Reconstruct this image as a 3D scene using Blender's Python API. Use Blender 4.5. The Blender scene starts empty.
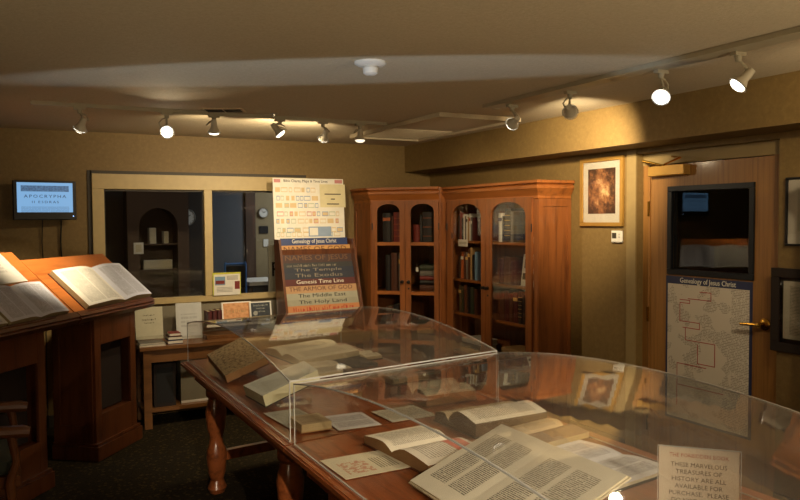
import bpy, math, random
from mathutils import Vector, Matrix
PI = math.pi
random.seed(7)
SC = bpy.context.scene
COL = SC.collection

# ------------------------------------------------------------ camera
cam_d = bpy.data.cameras.new('camera'); cam = bpy.data.objects.new('camera', cam_d); COL.objects.link(cam)
cam_d.sensor_width = 36.0; cam_d.lens = 738.0 / 800.0 * 36.0; cam_d.clip_start = 0.05
_az, _pt, _rl = math.radians(27.86), math.radians(2.38), math.radians(-0.38)
_fw = Vector((math.sin(_az) * math.cos(_pt), math.cos(_az) * math.cos(_pt), -math.sin(_pt)))
_r0 = Vector((math.cos(_az), -math.sin(_az), 0)); _u0 = _r0.cross(_fw)
_R = _r0 * math.cos(_rl) + _u0 * math.sin(_rl); _U = -_r0 * math.sin(_rl) + _u0 * math.cos(_rl)
cam.matrix_world = Matrix(((_R.x, _U.x, -_fw.x, 0), (_R.y, _U.y, -_fw.y, 0), (_R.z, _U.z, -_fw.z, 1.66), (0, 0, 0, 1)))
SC.camera = cam

# ------------------------------------------------------------ world, exposure
w = bpy.data.worlds.new('world'); SC.world = w; w.use_nodes = True
w.node_tree.nodes['Background'].inputs[0].default_value = (0.02, 0.02, 0.025, 1)
w.node_tree.nodes['Background'].inputs[1].default_value = 1.0
SC.view_settings.view_transform = 'Standard'; SC.view_settings.look = 'None'
SC.view_settings.gamma = 1.0; SC.view_settings.use_curve_mapping = False
SC.view_settings.exposure = -0.05
try:
    SC.cycles.max_bounces = 10; SC.cycles.transparent_max_bounces = 24
    SC.cycles.diffuse_bounces = 4; SC.cycles.glossy_bounces = 5
    SC.cycles.sample_clamp_indirect = 3.0; SC.cycles.blur_glossy = 0.3
    SC.cycles.caustics_reflective = False; SC.cycles.caustics_refractive = False
except Exception: pass
HEAD_W = 12.0; GAIN = 3.4        # watts of one track lamp
def light(name, kind, loc, col, watts, target=None, size=0.1, spot=60, blend=0.5, parent=None):
    d = bpy.data.lights.new(name, kind); d.energy = watts * GAIN; d.color = col
    if kind == 'SPOT': d.spot_size = math.radians(spot); d.spot_blend = blend; d.shadow_soft_size = size
    if kind == 'POINT': d.shadow_soft_size = size
    if kind == 'AREA': d.size = size
    o = bpy.data.objects.new(name, d); COL.objects.link(o); o.location = loc
    if target is not None:
        o.rotation_euler = (Vector(target) - Vector(loc)).to_track_quat('-Z', 'Y').to_euler()
    return o
WARM = (1.0, 0.80, 0.51)
# unseen fill lights added outside the frame
light('rear_fill', 'AREA', (0.9, -1.6, 2.33), WARM, 3, (0.9, -1.6, 0), 0.9)  # added soft fill for the room's ambient light
light('ceiling_fill', 'SPOT', (-0.7, -0.6, 1.1), WARM, 64, (-0.3, .1, 2.39), 0.08, 150, 1.0)  # added upward spot, brightens the ceiling for bounce light
light('ceiling_fill', 'SPOT', (3.13, -0.3, 1.1), WARM, 50, (2.6, .3, 2.39), 0.08, 150, 1.0)  # second added upward spot for the ceiling
# added unseen cold spot, squeezed to lay a pale band across the ceiling
bl = light('ceiling_band_spot', 'SPOT', (-.1, 1.15, 1.0), (0.62, 0.78, 1.0), 52, (1.40, 3.40, 2.39), 0.01, 66, 0.4); bl.scale = (1, .085, 1)

# ------------------------------------------------------------ materials
def lin(c):
    return tuple(((v / 12.92) if v <= 0.04045 else ((v + 0.055) / 1.055) ** 2.4) for v in c)
def rgb(r, g, b): return lin((r / 255, g / 255, b / 255))
class NT:
    def __init__(s, name):
        s.m = bpy.data.materials.new(name); s.m.use_nodes = True; s.t = s.m.node_tree
        s.b = s.t.nodes['Principled BSDF']; s.out = s.t.nodes['Material Output']
    def n(s, kind, **kw):
        x = s.t.nodes.new(kind)
        for k, v in kw.items(): setattr(x, k, v)
        return x
    def l(s, a, b): s.t.links.new(a, b)
    def val(s, sock, v):
        if hasattr(v, 'is_linked') or hasattr(v, 'links'): s.l(v, sock)
        else: sock.default_value = v
    def math(s, op, a, b=0.0, c=None):
        x = s.n('ShaderNodeMath', operation=op); s.val(x.inputs[0], a); s.val(x.inputs[1], b)
        if c is not None: s.val(x.inputs[2], c)
        return x.outputs[0]
    def mix(s, f, a, b):
        x = s.n('ShaderNodeMix', data_type='RGBA'); s.val(x.inputs[0], f)
        s.val(x.inputs[6], (*a, 1) if isinstance(a, tuple) and len(a) == 3 else a)
        s.val(x.inputs[7], (*b, 1) if isinstance(b, tuple) and len(b) == 3 else b)
        return x.outputs[2]
    def coord(s, what='Object', scale=(1, 1, 1)):
        t = s.n('ShaderNodeTexCoord'); mp = s.n('ShaderNodeMapping'); s.l(t.outputs[what], mp.inputs[0])
        mp.inputs['Scale'].default_value = scale; return mp.outputs[0]
    def noise(s, vec, scale, detail=3, rough=0.5):
        x = s.n('ShaderNodeTexNoise'); s.l(vec, x.inputs['Vector']); x.inputs['Scale'].default_value = scale
        x.inputs['Detail'].default_value = detail; x.inputs['Roughness'].default_value = rough; return x.outputs[0]
    def ramp(s, f, stops):
        r = s.n('ShaderNodeValToRGB'); s.l(f, r.inputs[0]); el = r.color_ramp.elements
        while len(el) < len(stops): el.new(0.5)
        for e, (p, c) in zip(el, stops): e.position = p; e.color = (*c, 1)
        return r.outputs[0]
    def bump(s, h, strength, dist=0.01):
        b = s.n('ShaderNodeBump'); s.l(h, b.inputs['Height']); b.inputs['Strength'].default_value = strength
        b.inputs['Distance'].default_value = dist; s.l(b.outputs[0], s.b.inputs['Normal'])
    def fin(s, col=None, rough=0.5, metal=0.0, spec=None, coat=None):
        if col is not None: s.val(s.b.inputs['Base Color'], (*col, 1) if isinstance(col, tuple) else col)
        s.val(s.b.inputs['Roughness'], rough); s.b.inputs['Metallic'].default_value = metal
        if spec is not None: s.b.inputs['Specular IOR Level'].default_value = spec
        if coat is not None: s.b.inputs['Coat Weight'].default_value = coat; s.b.inputs['Coat Roughness'].default_value = 0.12
        return s.m
M = {}
def plain(name, c, rough=0.5, metal=0.0, spec=None, coat=None, var=0.08):
    if name in M: return M[name]
    n = NT(name); v = n.coord(); f = n.noise(v, 22, 3)
    c2 = tuple(x * (1 - var * 2.5) for x in c)
    M[name] = n.fin(n.mix(f, c, c2), rough, metal, spec, coat); return M[name]
def wood(name, c, c2, scale=(14, 14, 1.2), rough=0.4, coat=0.2, knots=False):
    n = NT(name); v = n.coord('Object', scale)
    f = n.noise(v, 1.6, 6, 0.62); g = n.noise(v, 9, 3)
    col = n.ramp(f, [(0.28, c2), (0.5, c), (0.72, tuple(x * 1.15 for x in c))])
    col = n.mix(n.math('MULTIPLY', g, 0.35), col, (*c2, 1))
    if knots:
        vo = n.n('ShaderNodeTexVoronoi'); n.l(n.coord('Object', (5, 5, 2.4)), vo.inputs[0]); vo.inputs['Scale'].default_value = 1.0
        k = n.math('LESS_THAN', vo.outputs['Distance'], 0.075)
        col = n.mix(n.math('MULTIPLY', k, 0.75), col, (*tuple(x * 0.25 for x in c2), 1))
    n.bump(g, 0.08); M[name] = n.fin(col, rough, coat=coat); return M[name]
# wallpaper of mottled olive gold
n = NT('wallpaper'); v = n.coord('Object', (1, 1, 1)); f = n.noise(v, 38, 6, 0.75); g = n.noise(n.coord('Object', (30, 30, 2)), 4, 3)
col = n.ramp(f, [(0.3, rgb(110, 87, 46)), (0.55, rgb(121, 97, 53)), (0.75, rgb(133, 109, 63))])
n.bump(f, 0.25, 0.004); M['wall'] = n.fin(col, 0.62)
n = NT('ceiling_paint'); v = n.coord(); f = n.noise(v, 70, 5, 0.7)
n.bump(f, 0.5, 0.006); M['ceiling'] = n.fin(n.ramp(f, [(0.3, rgb(176, 162, 134)), (0.7, rgb(192, 178, 150))]), 0.85)
n = NT('carpet'); v = n.coord(); f = n.noise(v, 55, 4, 0.8)
vo = n.n('ShaderNodeTexVoronoi'); n.l(v, vo.inputs[0]); vo.inputs['Scale'].default_value = 26
fl = n.math('LESS_THAN', vo.outputs['Distance'], 0.28)
col = n.mix(n.math('MULTIPLY', fl, f), n.ramp(f, [(0.35, rgb(22, 18, 11)), (0.65, rgb(46, 38, 22))]), rgb(80, 66, 36))
n.bump(f, 0.6, 0.01); M['carpet'] = n.fin(col, 0.95, spec=0.1)
wood('pine', rgb(134, 78, 36), rgb(86, 44, 18), (16, 16, 1.3), 0.38, 0.25, True)
wood('pine_x', rgb(150, 88, 38), rgb(98, 50, 20), (1.6, 16, 16), 0.38, 0.25)
wood('lectern_wood_lit', rgb(176, 104, 48), rgb(130, 70, 28), (1.4, 12, 12), 0.32, 0.3)  # brighter copy of the lectern wood, lit tone painted on the slanted top
wood('lectern_wood', rgb(98, 54, 26), rgb(62, 30, 13), (12, 12, 1.4), 0.35, 0.3)
wood('table_wood', rgb(146, 80, 42), rgb(86, 40, 18), (16, 1.6, 16), 0.28, 0.5)
wood('desk_wood', rgb(122, 80, 40), rgb(88, 54, 24), (1.4, 14, 14), 0.4, 0.2)
wood('oak', rgb(150, 106, 54), rgb(112, 74, 33), (34, 34, 1.0), 0.42, 0.15)
wood('chair_wood', rgb(96, 56, 26), rgb(84, 44, 18), (1.5, 12, 12), 0.35, 0.3)
plain('frame_paint', rgb(184, 162, 114), 0.5); plain('header_paint', rgb(146, 124, 80), .55); plain('jamb_dark', rgb(60, 52, 40), 0.6)
plain('panel_grey', rgb(128, 120, 100), 0.7)
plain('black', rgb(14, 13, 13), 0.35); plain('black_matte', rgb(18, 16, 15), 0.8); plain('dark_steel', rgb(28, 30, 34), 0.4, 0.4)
plain('white', rgb(225, 220, 208), 0.5); plain('white_matte', rgb(215, 208, 190), 0.8)
plain('silver', rgb(190, 186, 176), 0.3, 0.9); plain('track_metal', rgb(168, 158, 132), 0.5); plain('lamp_white', rgb(206, 196, 172), .4)
plain('brass', rgb(190, 146, 62), 0.25, 1.0); plain('gold_frame', rgb(190, 146, 70), 0.35, 0.5)
plain('paper', rgb(210, 200, 172), 0.8); plain('paper_white', rgb(222, 216, 200), 0.8); plain('fore_edge', rgb(176, 160, 122), 0.85)
plain('fore_edge_brown', rgb(140, 104, 66), 0.85); plain('fore_edge_dark', rgb(92, 72, 48), .85); plain('fore_edge_green', rgb(196, 192, 160), 0.85)
plain('cushion', rgb(52, 56, 46), 0.9); plain('cupboard_dark', rgb(34, 20, 12), 0.8)
plain('ink', rgb(28, 24, 22), 0.8); plain('red_ink', rgb(170, 60, 44), 0.8); plain('gold_ink', rgb(214, 170, 96), 0.6); plain('pale_ink', rgb(220, 214, 196), 0.6)

def clear(name, tint=(1, 1, 1), rough=0.0, gain=1.0, dust=0.0):
    n = NT(name); n.t.nodes.remove(n.b)
    fr = n.n('ShaderNodeFresnel'); geo = n.n('ShaderNodeNewGeometry')
    ior = n.math('MULTIPLY_ADD', geo.outputs['Backfacing'], 1 / 1.49 - 1.49, 1.49); n.l(ior, fr.inputs['IOR'])
    tr = n.n('ShaderNodeBsdfTransparent'); tr.inputs[0].default_value = (*tint, 1)
    gl = n.n('ShaderNodeBsdfGlossy'); gl.inputs['Roughness'].default_value = rough; gl.inputs[0].default_value = (1, 1, 1, 1)
    mx = n.n('ShaderNodeMixShader'); n.l(n.math('MULTIPLY', fr.outputs[0], gain), mx.inputs[0])
    base = tr.outputs[0]
    if dust:
        df = n.n('ShaderNodeBsdfDiffuse'); df.inputs[0].default_value = (.8, .76, .68, 1); md = n.n('ShaderNodeMixShader')
        n.l(n.math('MULTIPLY', n.noise(n.coord('Object', (3, 2, 3)), 2.5, 5, .7), dust), md.inputs[0]); n.l(tr.outputs[0], md.inputs[1]); n.l(df.outputs[0], md.inputs[2]); base = md.outputs[0]
    n.l(base, mx.inputs[1]); n.l(gl.outputs[0], mx.inputs[2]); n.l(mx.outputs[0], n.out.inputs[0])
    M[name] = n.m; return n.m
clear('acrylic', (0.965, 0.96, 0.945), 0.015, 0.95, .06); clear('acrylic_side', (0.98, 0.975, 0.965), 0.012, 0.3); clear('acrylic_end', (0.98, 0.975, 0.965), 0.012, 0.5); clear('pane', (0.86, 0.86, 0.84)); clear('cab_glass', (0.93, 0.92, 0.9))
n = NT('acrylic_edge'); n.b.inputs['Transmission Weight'].default_value = 0.1; M['acrylic_edge'] = n.fin(rgb(190, 190, 186), 0.16, spec=0.9, coat=.8)

def emit(name, c, strength):
    n = NT(name); n.b.inputs['Base Color'].default_value = (0, 0, 0, 1)
    n.b.inputs['Emission Color'].default_value = (*c, 1); n.b.inputs['Emission Strength'].default_value = strength
    M[name] = n.m; return n.m
emit('bulb', (1.0, 0.9, 0.7), 5.0); emit('bulb_dim', (1.0, 0.86, 0.6), 1.6); emit('bulb_bright', (1.0, 0.97, 0.9), 8.0); emit('led', (0.3, 0.5, 1), 3)

def page(name, paper, ink, cols=1, lines=30, mu=0.1, mv=0.1, gut=0.05, strength=0.6, head=0.0, rough=0.75, words=90, red=None):
    """printed page from the part's own uv: columns of broken text lines"""
    n = NT(name); t = n.n('ShaderNodeTexCoord'); sp = n.n('ShaderNodeSeparateXYZ'); n.l(t.outputs['UV'], sp.inputs[0])
    u, v = sp.outputs[0], sp.outputs[1]
    us = n.math('MULTIPLY', n.math('SUBTRACT', u, mu), cols / (1 - 2 * mu))
    fu = n.math('FRACT', us)
    inu = n.math('MULTIPLY', n.math('GREATER_THAN', fu, gut), n.math('LESS_THAN', fu, 1 - gut))
    inu = n.math('MULTIPLY', inu, n.math('MULTIPLY', n.math('GREATER_THAN', u, mu), n.math('LESS_THAN', u, 1 - mu)))
    inv = n.math('MULTIPLY', n.math('GREATER_THAN', v, mv), n.math('LESS_THAN', v, 1 - mv - head))
    lv = n.math('MULTIPLY', v, lines); line = n.math('LESS_THAN', n.math('FRACT', lv), 0.55)
    cb = n.n('ShaderNodeCombineXYZ'); n.l(n.math('MULTIPLY', u, words), cb.inputs[0]); n.l(n.math('MULTIPLY', n.math('FLOOR', lv), 7.3), cb.inputs[1])
    wd = n.math('GREATER_THAN', n.noise(cb.outputs[0], 1.0, 1), 0.42)
    k = n.math('MULTIPLY', n.math('MULTIPLY', inu, inv), n.math('MULTIPLY', line, wd))
    paper = tuple(min(.86, q * f_) for q, f_ in zip(paper, (1.05, 1.14, 1.5)))
    p = n.mix(n.noise(t.outputs['UV'], 5, 4), paper, tuple(x * 0.82 for x in paper))
    if red:
        hd = n.math('MULTIPLY', n.math('GREATER_THAN', v, 1 - mv - head), n.math('LESS_THAN', v, 1 - mv * .4))
        p = n.mix(n.math('MULTIPLY', n.math('MULTIPLY', hd, inu), 0.8), p, red)
    col = n.mix(n.math('MULTIPLY', k, strength), p, ink)
    M[name] = n.fin(col, rough); return M[name]
INK = rgb(40, 34, 28)
page('page_cream', rgb(214, 200, 164), INK, 1, 34); page('page_two', rgb(208, 196, 160), INK, 2, 36, 0.1, 0.1, 0.06, 0.62)
page('page_white', rgb(216, 210, 192), INK, 2, 40, 0.12, 0.08, 0.06, 0.6); page('page_tan', rgb(176, 152, 108), INK, 1, 30, 0.1, 0.1, 0.05, 0.5)
page('page_brown', rgb(128, 100, 66), INK, 1, 30, 0.05, 0.05, 0.05, 0.35); page('page_old', rgb(192, 176, 134), INK, 1, 26, 0.14, 0.16, 0.05, 0.5)
page('page_red', rgb(216, 202, 168), INK, 1, 22, 0.14, 0.14, 0.05, 0.5, 0.2, red=rgb(190, 84, 64))
page('page_folio', rgb(206, 194, 158), rgb(50, 46, 38), 2, 54, 0.1, 0.14, 0.09, 0.9, 0.0)
page('page_green', rgb(206, 202, 170), INK, 1, 40, 0.08, 0.08, 0.03, 0.3)
page('brochure', rgb(208, 202, 178), INK, 1, 11, 0.16, 0.22, 0.03, 0.55, words=22); page('brochure_pale', rgb(186, 180, 156), INK, 1, 9, 0.16, 0.3, 0.03, 0.22, words=30); plain('notice_card', rgb(196, 190, 164), .7)
page('document', rgb(196, 184, 150), INK, 1, 40, 0.1, 0.08, 0.03, 0.6)
page('sheet_text', rgb(190, 182, 150), INK, 1, 30, 0.1, 0.08, 0.03, 0.4)

# ------------------------------------------------------------ mesh builder
class MB:
    def __init__(s): s.v = []; s.f = []; s.mi = []; s.uv = []
    def add(s, vs, fs, m=0, X=None, uvs=None):
        o = len(s.v)
        s.v += [tuple(X @ Vector(p)) if X is not None else tuple(p) for p in vs]
        for i, f in enumerate(fs):
            s.f.append(tuple(o + k for k in f)); s.mi.append(m)
            s.uv.append(uvs[i] if uvs and uvs[i] else None)
        return s
    def bx(s, x0, x1, y0, y1, z0, z1, m=0, X=None, uvtop=False, mt=None, bev=0.0):
        if x0 > x1: x0, x1 = x1, x0
        if y0 > y1: y0, y1 = y1, y0
        if z0 > z1: z0, z1 = z1, z0
        c = [(x0, y0, z0), (x1, y0, z0), (x1, y1, z0), (x0, y1, z0), (x0, y0, z1), (x1, y0, z1), (x1, y1, z1), (x0, y1, z1)]
        s.add(c, [(0, 3, 2, 1), (0, 1, 5, 4), (1, 2, 6, 5), (2, 3, 7, 6), (3, 0, 4, 7)], m, X)
        s.add([c[4], c[5], c[6], c[7]], [(0, 1, 2, 3)], m if mt is None else mt, X, [[(0, 0), (1, 0), (1, 1), (0, 1)]])
        return s
    def prism(s, poly, axis, a, b, m=0, X=None):
        """polygon (counter clockwise seen down the axis) swept along axis 'x','y' or 'z' from a to b"""
        def P(p, t): return {'x': (t, p[0], p[1]), 'y': (p[0], t, p[1]), 'z': (p[0], p[1], t)}[axis]
        k = len(poly); vs = [P(p, a) for p in poly] + [P(p, b) for p in poly]
        fs = [(i, (i + 1) % k, k + (i + 1) % k, k + i) for i in range(k)] + [tuple(range(k))[::-1], tuple(range(k, 2 * k))]
        if axis == 'y': fs = [f[::-1] for f in fs]
        return s.add(vs, fs, m, X)
    def tube(s, pts, r, m=0, n=8, X=None, cap=True):
        pts = [Vector(p) for p in pts]; rs = r if isinstance(r, (list, tuple)) else [r] * len(pts); rings = []
        for i, p in enumerate(pts):
            d = (pts[min(i + 1, len(pts) - 1)] - pts[max(i - 1, 0)]).normalized()
            a = d.orthogonal().normalized() if i == 0 else (prev - d * prev.dot(d)).normalized()
            prev = a; b = d.cross(a)
            rings.append([p + (a * math.cos(2 * PI * k / n) + b * math.sin(2 * PI * k / n)) * rs[i] for k in range(n)])
        vs = [q for g in rings for q in g]
        fs = [(i * n + k, i * n + (k + 1) % n, (i + 1) * n + (k + 1) % n, (i + 1) * n + k) for i in range(len(pts) - 1) for k in range(n)]
        if cap: fs += [tuple(range(n))[::-1], tuple((len(pts) - 1) * n + k for k in range(n))]
        return s.add(vs, fs, m, X)
    def lathe(s, prof, c=(0, 0), n=20, m=0, X=None):
        vs = []; fs = []
        for (r, z) in prof:
            for k in range(n): a = 2 * PI * k / n; vs.append((c[0] + r * math.cos(a), c[1] + r * math.sin(a), z))
        for i in range(len(prof) - 1):
            for k in range(n): fs.append((i * n + k, i * n + (k + 1) % n, (i + 1) * n + (k + 1) % n, (i + 1) * n + k))
        fs.append(tuple(range(n))[::-1]); fs.append(tuple((len(prof) - 1) * n + k for k in range(n)))
        return s.add(vs, fs, m, X)
    def quad(s, p, m=0, X=None):
        return s.add(p, [(0, 1, 2, 3)], m, X, [[(0, 0), (1, 0), (1, 1), (0, 1)]])
    def text(s, body, size, X, m=0, ext=0.0006, width=None, spacing=1.0, align='CENTER'):
        """raised lettering in the local xy plane of X"""
        cu = bpy.data.curves.new('lettering', 'FONT'); cu.body = body; cu.size = size; cu.extrude = ext
        cu.align_x = align; cu.align_y = 'CENTER'; cu.space_character = spacing; cu.resolution_u = 2
        o = bpy.data.objects.new('lettering', cu); COL.objects.link(o)
        dg = bpy.context.evaluated_depsgraph_get(); dg.update()
        me = bpy.data.meshes.new_from_object(o.evaluated_get(dg))
        vs = [v.co.copy() for v in me.vertices]
        if width and vs:
            cur = max(v.x for v in vs) - min(v.x for v in vs)
            for v in vs: v.x *= width / cur
        s.add(vs, [tuple(p.vertices) for p in me.polygons], m, X)
        bpy.data.objects.remove(o); bpy.data.curves.remove(cu); bpy.data.meshes.remove(me)
        return s
    def scrawl(s, w_, h, X, m=0, seed=1):
        """a line of lettering too small to read: upright strokes grouped in words"""
        q = random.Random(seed); x = -w_ / 2
        while x < w_ / 2 - h * .3:
            for _ in range(q.randint(3, 6)):
                if x > w_ / 2 - h * .3: break
                hh = h * q.choice([.7, .7, 1.0]); s.bx(x, x + h * .16, -h * .35, hh - h * .35, 0, .0006, m, X)
                if q.random() < .6: s.bx(x + h * .16, x + h * .42, -h * .35 + (hh - h * .16) * q.choice([0, 1, .5]), -h * .35 + (hh - h * .16) * q.choice([0, 1, .5]) + h * .16, 0, .0006, m, X)
                x += h * .55
            x += h * .4
        return s
    def build(s, name, mats, parent=None, smooth=False, world=False, loc=None, bevel=0.0, kind=None):
        vs = s.v
        if world and parent is not None:
            inv = frame_of(parent).inverted(); vs = [tuple(inv @ Vector(p)) for p in vs]
        if loc is not None: vs = [(p[0] - loc[0], p[1] - loc[1], p[2] - loc[2]) for p in vs]
        me = bpy.data.meshes.new(name); me.from_pydata(vs, [], s.f)
        if not isinstance(mats, (list, tuple)): mats = [mats]
        for mm in mats: me.materials.append(M[mm] if isinstance(mm, str) else mm)
        uvl = me.uv_layers.new(name='uv')
        for p, mi, u in zip(me.polygons, s.mi, s.uv):
            p.material_index = mi; p.use_smooth = smooth
            if u:
                for li, c in zip(p.loop_indices, u): uvl.data[li].uv = c
        me.update()
        o = bpy.data.objects.new(name, me); COL.objects.link(o)
        if parent is not None: o.parent = parent
        if loc is not None: o.location = loc
        if smooth:
            try: me.set_sharp_from_angle(angle=math.radians(35))
            except Exception: pass
        if bevel:
            b = o.modifiers.new('bevel', 'BEVEL'); b.width = bevel; b.segments = 2; b.limit_method = 'ANGLE'
        if kind: o['kind'] = kind
        return o
def frame_of(o):
    m = Matrix.LocRotScale(o.location, o.rotation_euler.to_quaternion(), o.scale)
    return frame_of(o.parent) @ m if o.parent else m
def tag(o, label, cat, group=None):
    o['label'] = label; o['category'] = cat
    if group: o['group'] = group
    return o
def thing(name, label, cat, loc=(0, 0, 0), rz=0.0, group=None):
    o = bpy.data.objects.new(name, None); COL.objects.link(o); o.location = loc; o.rotation_euler = (0, 0, rz)
    o.empty_display_size = 0.05
    return tag(o, label, cat, group)
def copy_thing(src, loc, rz, label, group=None):
    c = src.copy(); COL.objects.link(c); c.location = loc; c.rotation_euler = (0, 0, rz); c['label'] = label
    if group: c['group'] = group
    def rec(a, b):
        for ch in list(a.children):
            d = ch.copy(); COL.objects.link(d); d.parent = b; rec(ch, d)
    rec(src, c); return c
def T(x, y, z): return Matrix.Translation((x, y, z))
def RZ(a): return Matrix.Rotation(a, 4, 'Z')
def RX(a): return Matrix.Rotation(a, 4, 'X')
def RY(a): return Matrix.Rotation(a, 4, 'Y')
def facing(p, right, up):
    """matrix whose local x is 'right', local y is 'up' on a surface"""
    r = Vector(right).normalized(); u = Vector(up); u = (u - r * u.dot(r)).normalized(); nn = r.cross(u)
    return Matrix(((r.x, u.x, nn.x, p[0]), (r.y, u.y, nn.y, p[1]), (r.z, u.z, nn.z, p[2]), (0, 0, 0, 1)))
S = 'structure'
#@@SETTING
CEIL = 2.39; XR = 3.8; YB = 6.53; XL = -1.35; YF = -2.7; XS = 3.51; ZS = 2.13
MB().bx(XL - .1, XR + .3, YF - .1, YB + .12, -0.05, 0).build('floor', 'carpet', kind=S)
MB().bx(XL - .1, XR + .3, YF - .1, YB + .12, CEIL, CEIL + .05).build('ceiling', 'ceiling', kind=S)
MB().bx(XL - .1, XL, YF, YB, 0, CEIL).build('wall_left', 'wall', kind=S)
MB().bx(XL, XR, YF - .1, YF, 0, CEIL).build('wall_front', 'wall', kind=S)
# right wall with the door recess
DY0, DY1, DZ = 2.66, 3.714, 2.095
MB().bx(XR, XR + .12, YF, DY0, 0, CEIL).bx(XR, XR + .12, DY1, YB, 0, CEIL).bx(XR, XR + .12, DY0, DY1, DZ, CEIL).build('wall_right', 'wall', kind=S)
# soffit along the right wall
MB().bx(XS, XR, YF, YB, ZS, CEIL).build('trim_1', 'wall', kind=S)
# thin pilaster strip beside the door
MB().bx(XR - .012, XR, DY1, DY1 + .085, 0, DZ + .03).build('trim_2', 'header_paint', kind=S)
# back wall with the window opening
WX0, WX1, WZ0, WZ1 = 0.60, 2.46, 0.95, 2.055
b = MB(); b.bx(XL, WX0, YB, YB + .1, 0, CEIL); b.bx(WX1, XR + .12, YB, YB + .1, 0, CEIL)
b.bx(WX0, WX1, YB, YB + .1, WZ1, CEIL); b.bx(WX0, WX1, YB, YB + .1, 0, WZ0); b.build('wall_back', 'wall', kind=S)
MB().bx(WX0 + .02, WX1, YB - .012, YB, 0.1, WZ0 - .02).build('trim_3', 'panel_grey', kind=S)
MB().bx(XL, 0.6, YB - .015, YB, 0, .1).bx(2.46, XR, YB - .015, YB, 0, .1).build('baseboard_back', 'jamb_dark', kind=S)
MB().bx(XR - .015, XR, YF, DY0, 0, .1).bx(XR - .015, XR, DY1 + .085, 6.5, 0, .1).build('baseboard_right', 'jamb_dark', kind=S)
# window
win = bpy.data.objects.new('window_1', None); COL.objects.link(win); win.location = (WX0, YB, WZ0); win['kind'] = S
b = MB(); y0, y1 = YB - .035, YB + .05
b.bx(WX0, WX1, y0, y1, 1.925, WZ1 - .005); b.bx(WX0, WX1, y0, y1, WZ0, 1.0)
for xa, xb in ((WX0, .692), (1.505, 1.575), (2.32, WX1)): b.bx(xa, xb, y0 + .001, y1, 1.0, 1.925)
b.build('window_frame', 'frame_paint', win, world=True, bevel=.004)
b = MB(); b.bx(.692, 1.505, YB + .0, YB + .02, 1.91, 1.925); b.bx(1.575, 2.32, YB, YB + .02, 1.91, 1.925)
for x in (.692, 1.495, 1.575, 2.31): b.bx(x, x + .01, YB + .001, YB + .02, 1.0, 1.91)
b.build('window_stop', 'jamb_dark', win, world=True)
MB().bx(.692, 1.505, YB + .022, YB + .028, 1.0, 1.925).build('pane', 'pane', win, world=True)
MB().bx(1.575, 2.32, YB + .022, YB + .028, 1.0, 1.925).build('pane', 'pane', win, world=True)
MB().bx(WX0 - .01, WX1, YB - .012, YB - .0, WZ1 - .004, WZ1 + .022).bx(WX0 - .03, WX0, YB - .012, YB, WZ0 - .3, WZ1 + .022).build('shadow_gap_trim', 'jamb_dark', kind=S)  # dark strip painted in for the shadow gap over the window frame

# room beyond the window
RB = 8.7
plain('hall_wall', rgb(88, 92, 98), 0.7); plain('hall_cream', rgb(150, 132, 96), 0.7); plain('hall_brown', rgb(74, 52, 34), 0.6); plain('hall_dark', rgb(46, 36, 26), 0.7)
MB().bx(-.6, 4.6, YB + .12, RB + .1, -.05, 0).build('floor', 'hall_dark', kind=S)
MB().bx(-.6, 4.6, YB + .1, RB + .1, 2.45, 2.5).build('ceiling', 'hall_wall', kind=S)
MB().bx(-.7, -.6, YB + .1, RB + .1, 0, 2.45).build('wall_left', 'hall_dark', kind=S)
MB().bx(4.6, 4.7, YB + .1, RB + .1, 0, 2.45).build('wall_right', 'hall_cream', kind=S)
MB().bx(-.6, 2.0, RB, RB + .1, 0, 2.45, 1).bx(2.0, 2.5, RB, RB + .1, 0, 2.45, 0).bx(2.5, 2.62, RB - .03, RB + .1, 0, 2.45, 2).bx(2.62, 4.6, RB, RB + .1, 0, 2.45, 3).build('wall_back', ['hall_wall', 'hall_dark', 'hall_brown', 'hall_cream'], kind=S)
light('hall_lamp', 'AREA', (3.5, 7.7, 2.4), (0.85, 0.92, 1.0), 9, (3.1, 7.9, 0), 0.5)
light('hall_lamp', 'AREA', (1.0, 7.4, 2.4), (1.0, 0.8, 0.6), 0.9, (1.0, 7.4, 0), 0.4)
def wall_clock(x, y, z, r, label):
    t = thing('wall_clock', label, 'clock', (x, y, z))
    X = T(0, 0, 0) @ RX(PI / 2)
    MB().lathe([(r, 0), (r, .02), (r * .9, .03), (r * .88, .022)], X=X, n=28).build('rim', 'silver', t, smooth=True)
    b = MB(); b.lathe([(r * .88, .02), (r * .88, .023)], X=X, n=28)
    for k in range(12):
        a = k * PI / 6; b.bx(-.003, .003, r * .7, r * .82, .023, .0245, 1, X @ RZ(a))
    b.bx(-.004, .004, 0, r * .5, .0235, .025, 1, X @ RZ(-1.0)); b.bx(-.003, .003, 0, r * .7, .0235, .0255, 1, X @ RZ(.6))
    b.build('dial', ['white', 'ink'], t)
wall_clock(2.72, RB - .005, 1.75, .062, 'round wall clock on the cream wall seen through the right window pane')
wall_clock(1.81, RB - .005, 1.70, .1, 'round wall clock on the dark wall seen through the left window pane')
t = thing('notice_board', 'small pair of dark notices on the cream hall wall below its clock', 'notice', (2.72, RB - .004, 1.5))
MB().bx(-.05, .06, -.008, 0, .0, .09).build('upper_notice', 'ink', t); MB().bx(.0, .06, -.008, 0, -.16, -.07).build('switch_plate', 'white', t)
t = thing('reception_counter', 'pale counter top in the hall behind the right window pane', 'counter', (3.0, 8.0, 0))
MB().bx(-.75, 1.0, -.3, .3, .96, 1.0).build('counter_top', 'white', t); MB().bx(-.7, 1.0, -.25, .28, 0, .96).build('counter_front', 'hall_wall', t)
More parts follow.
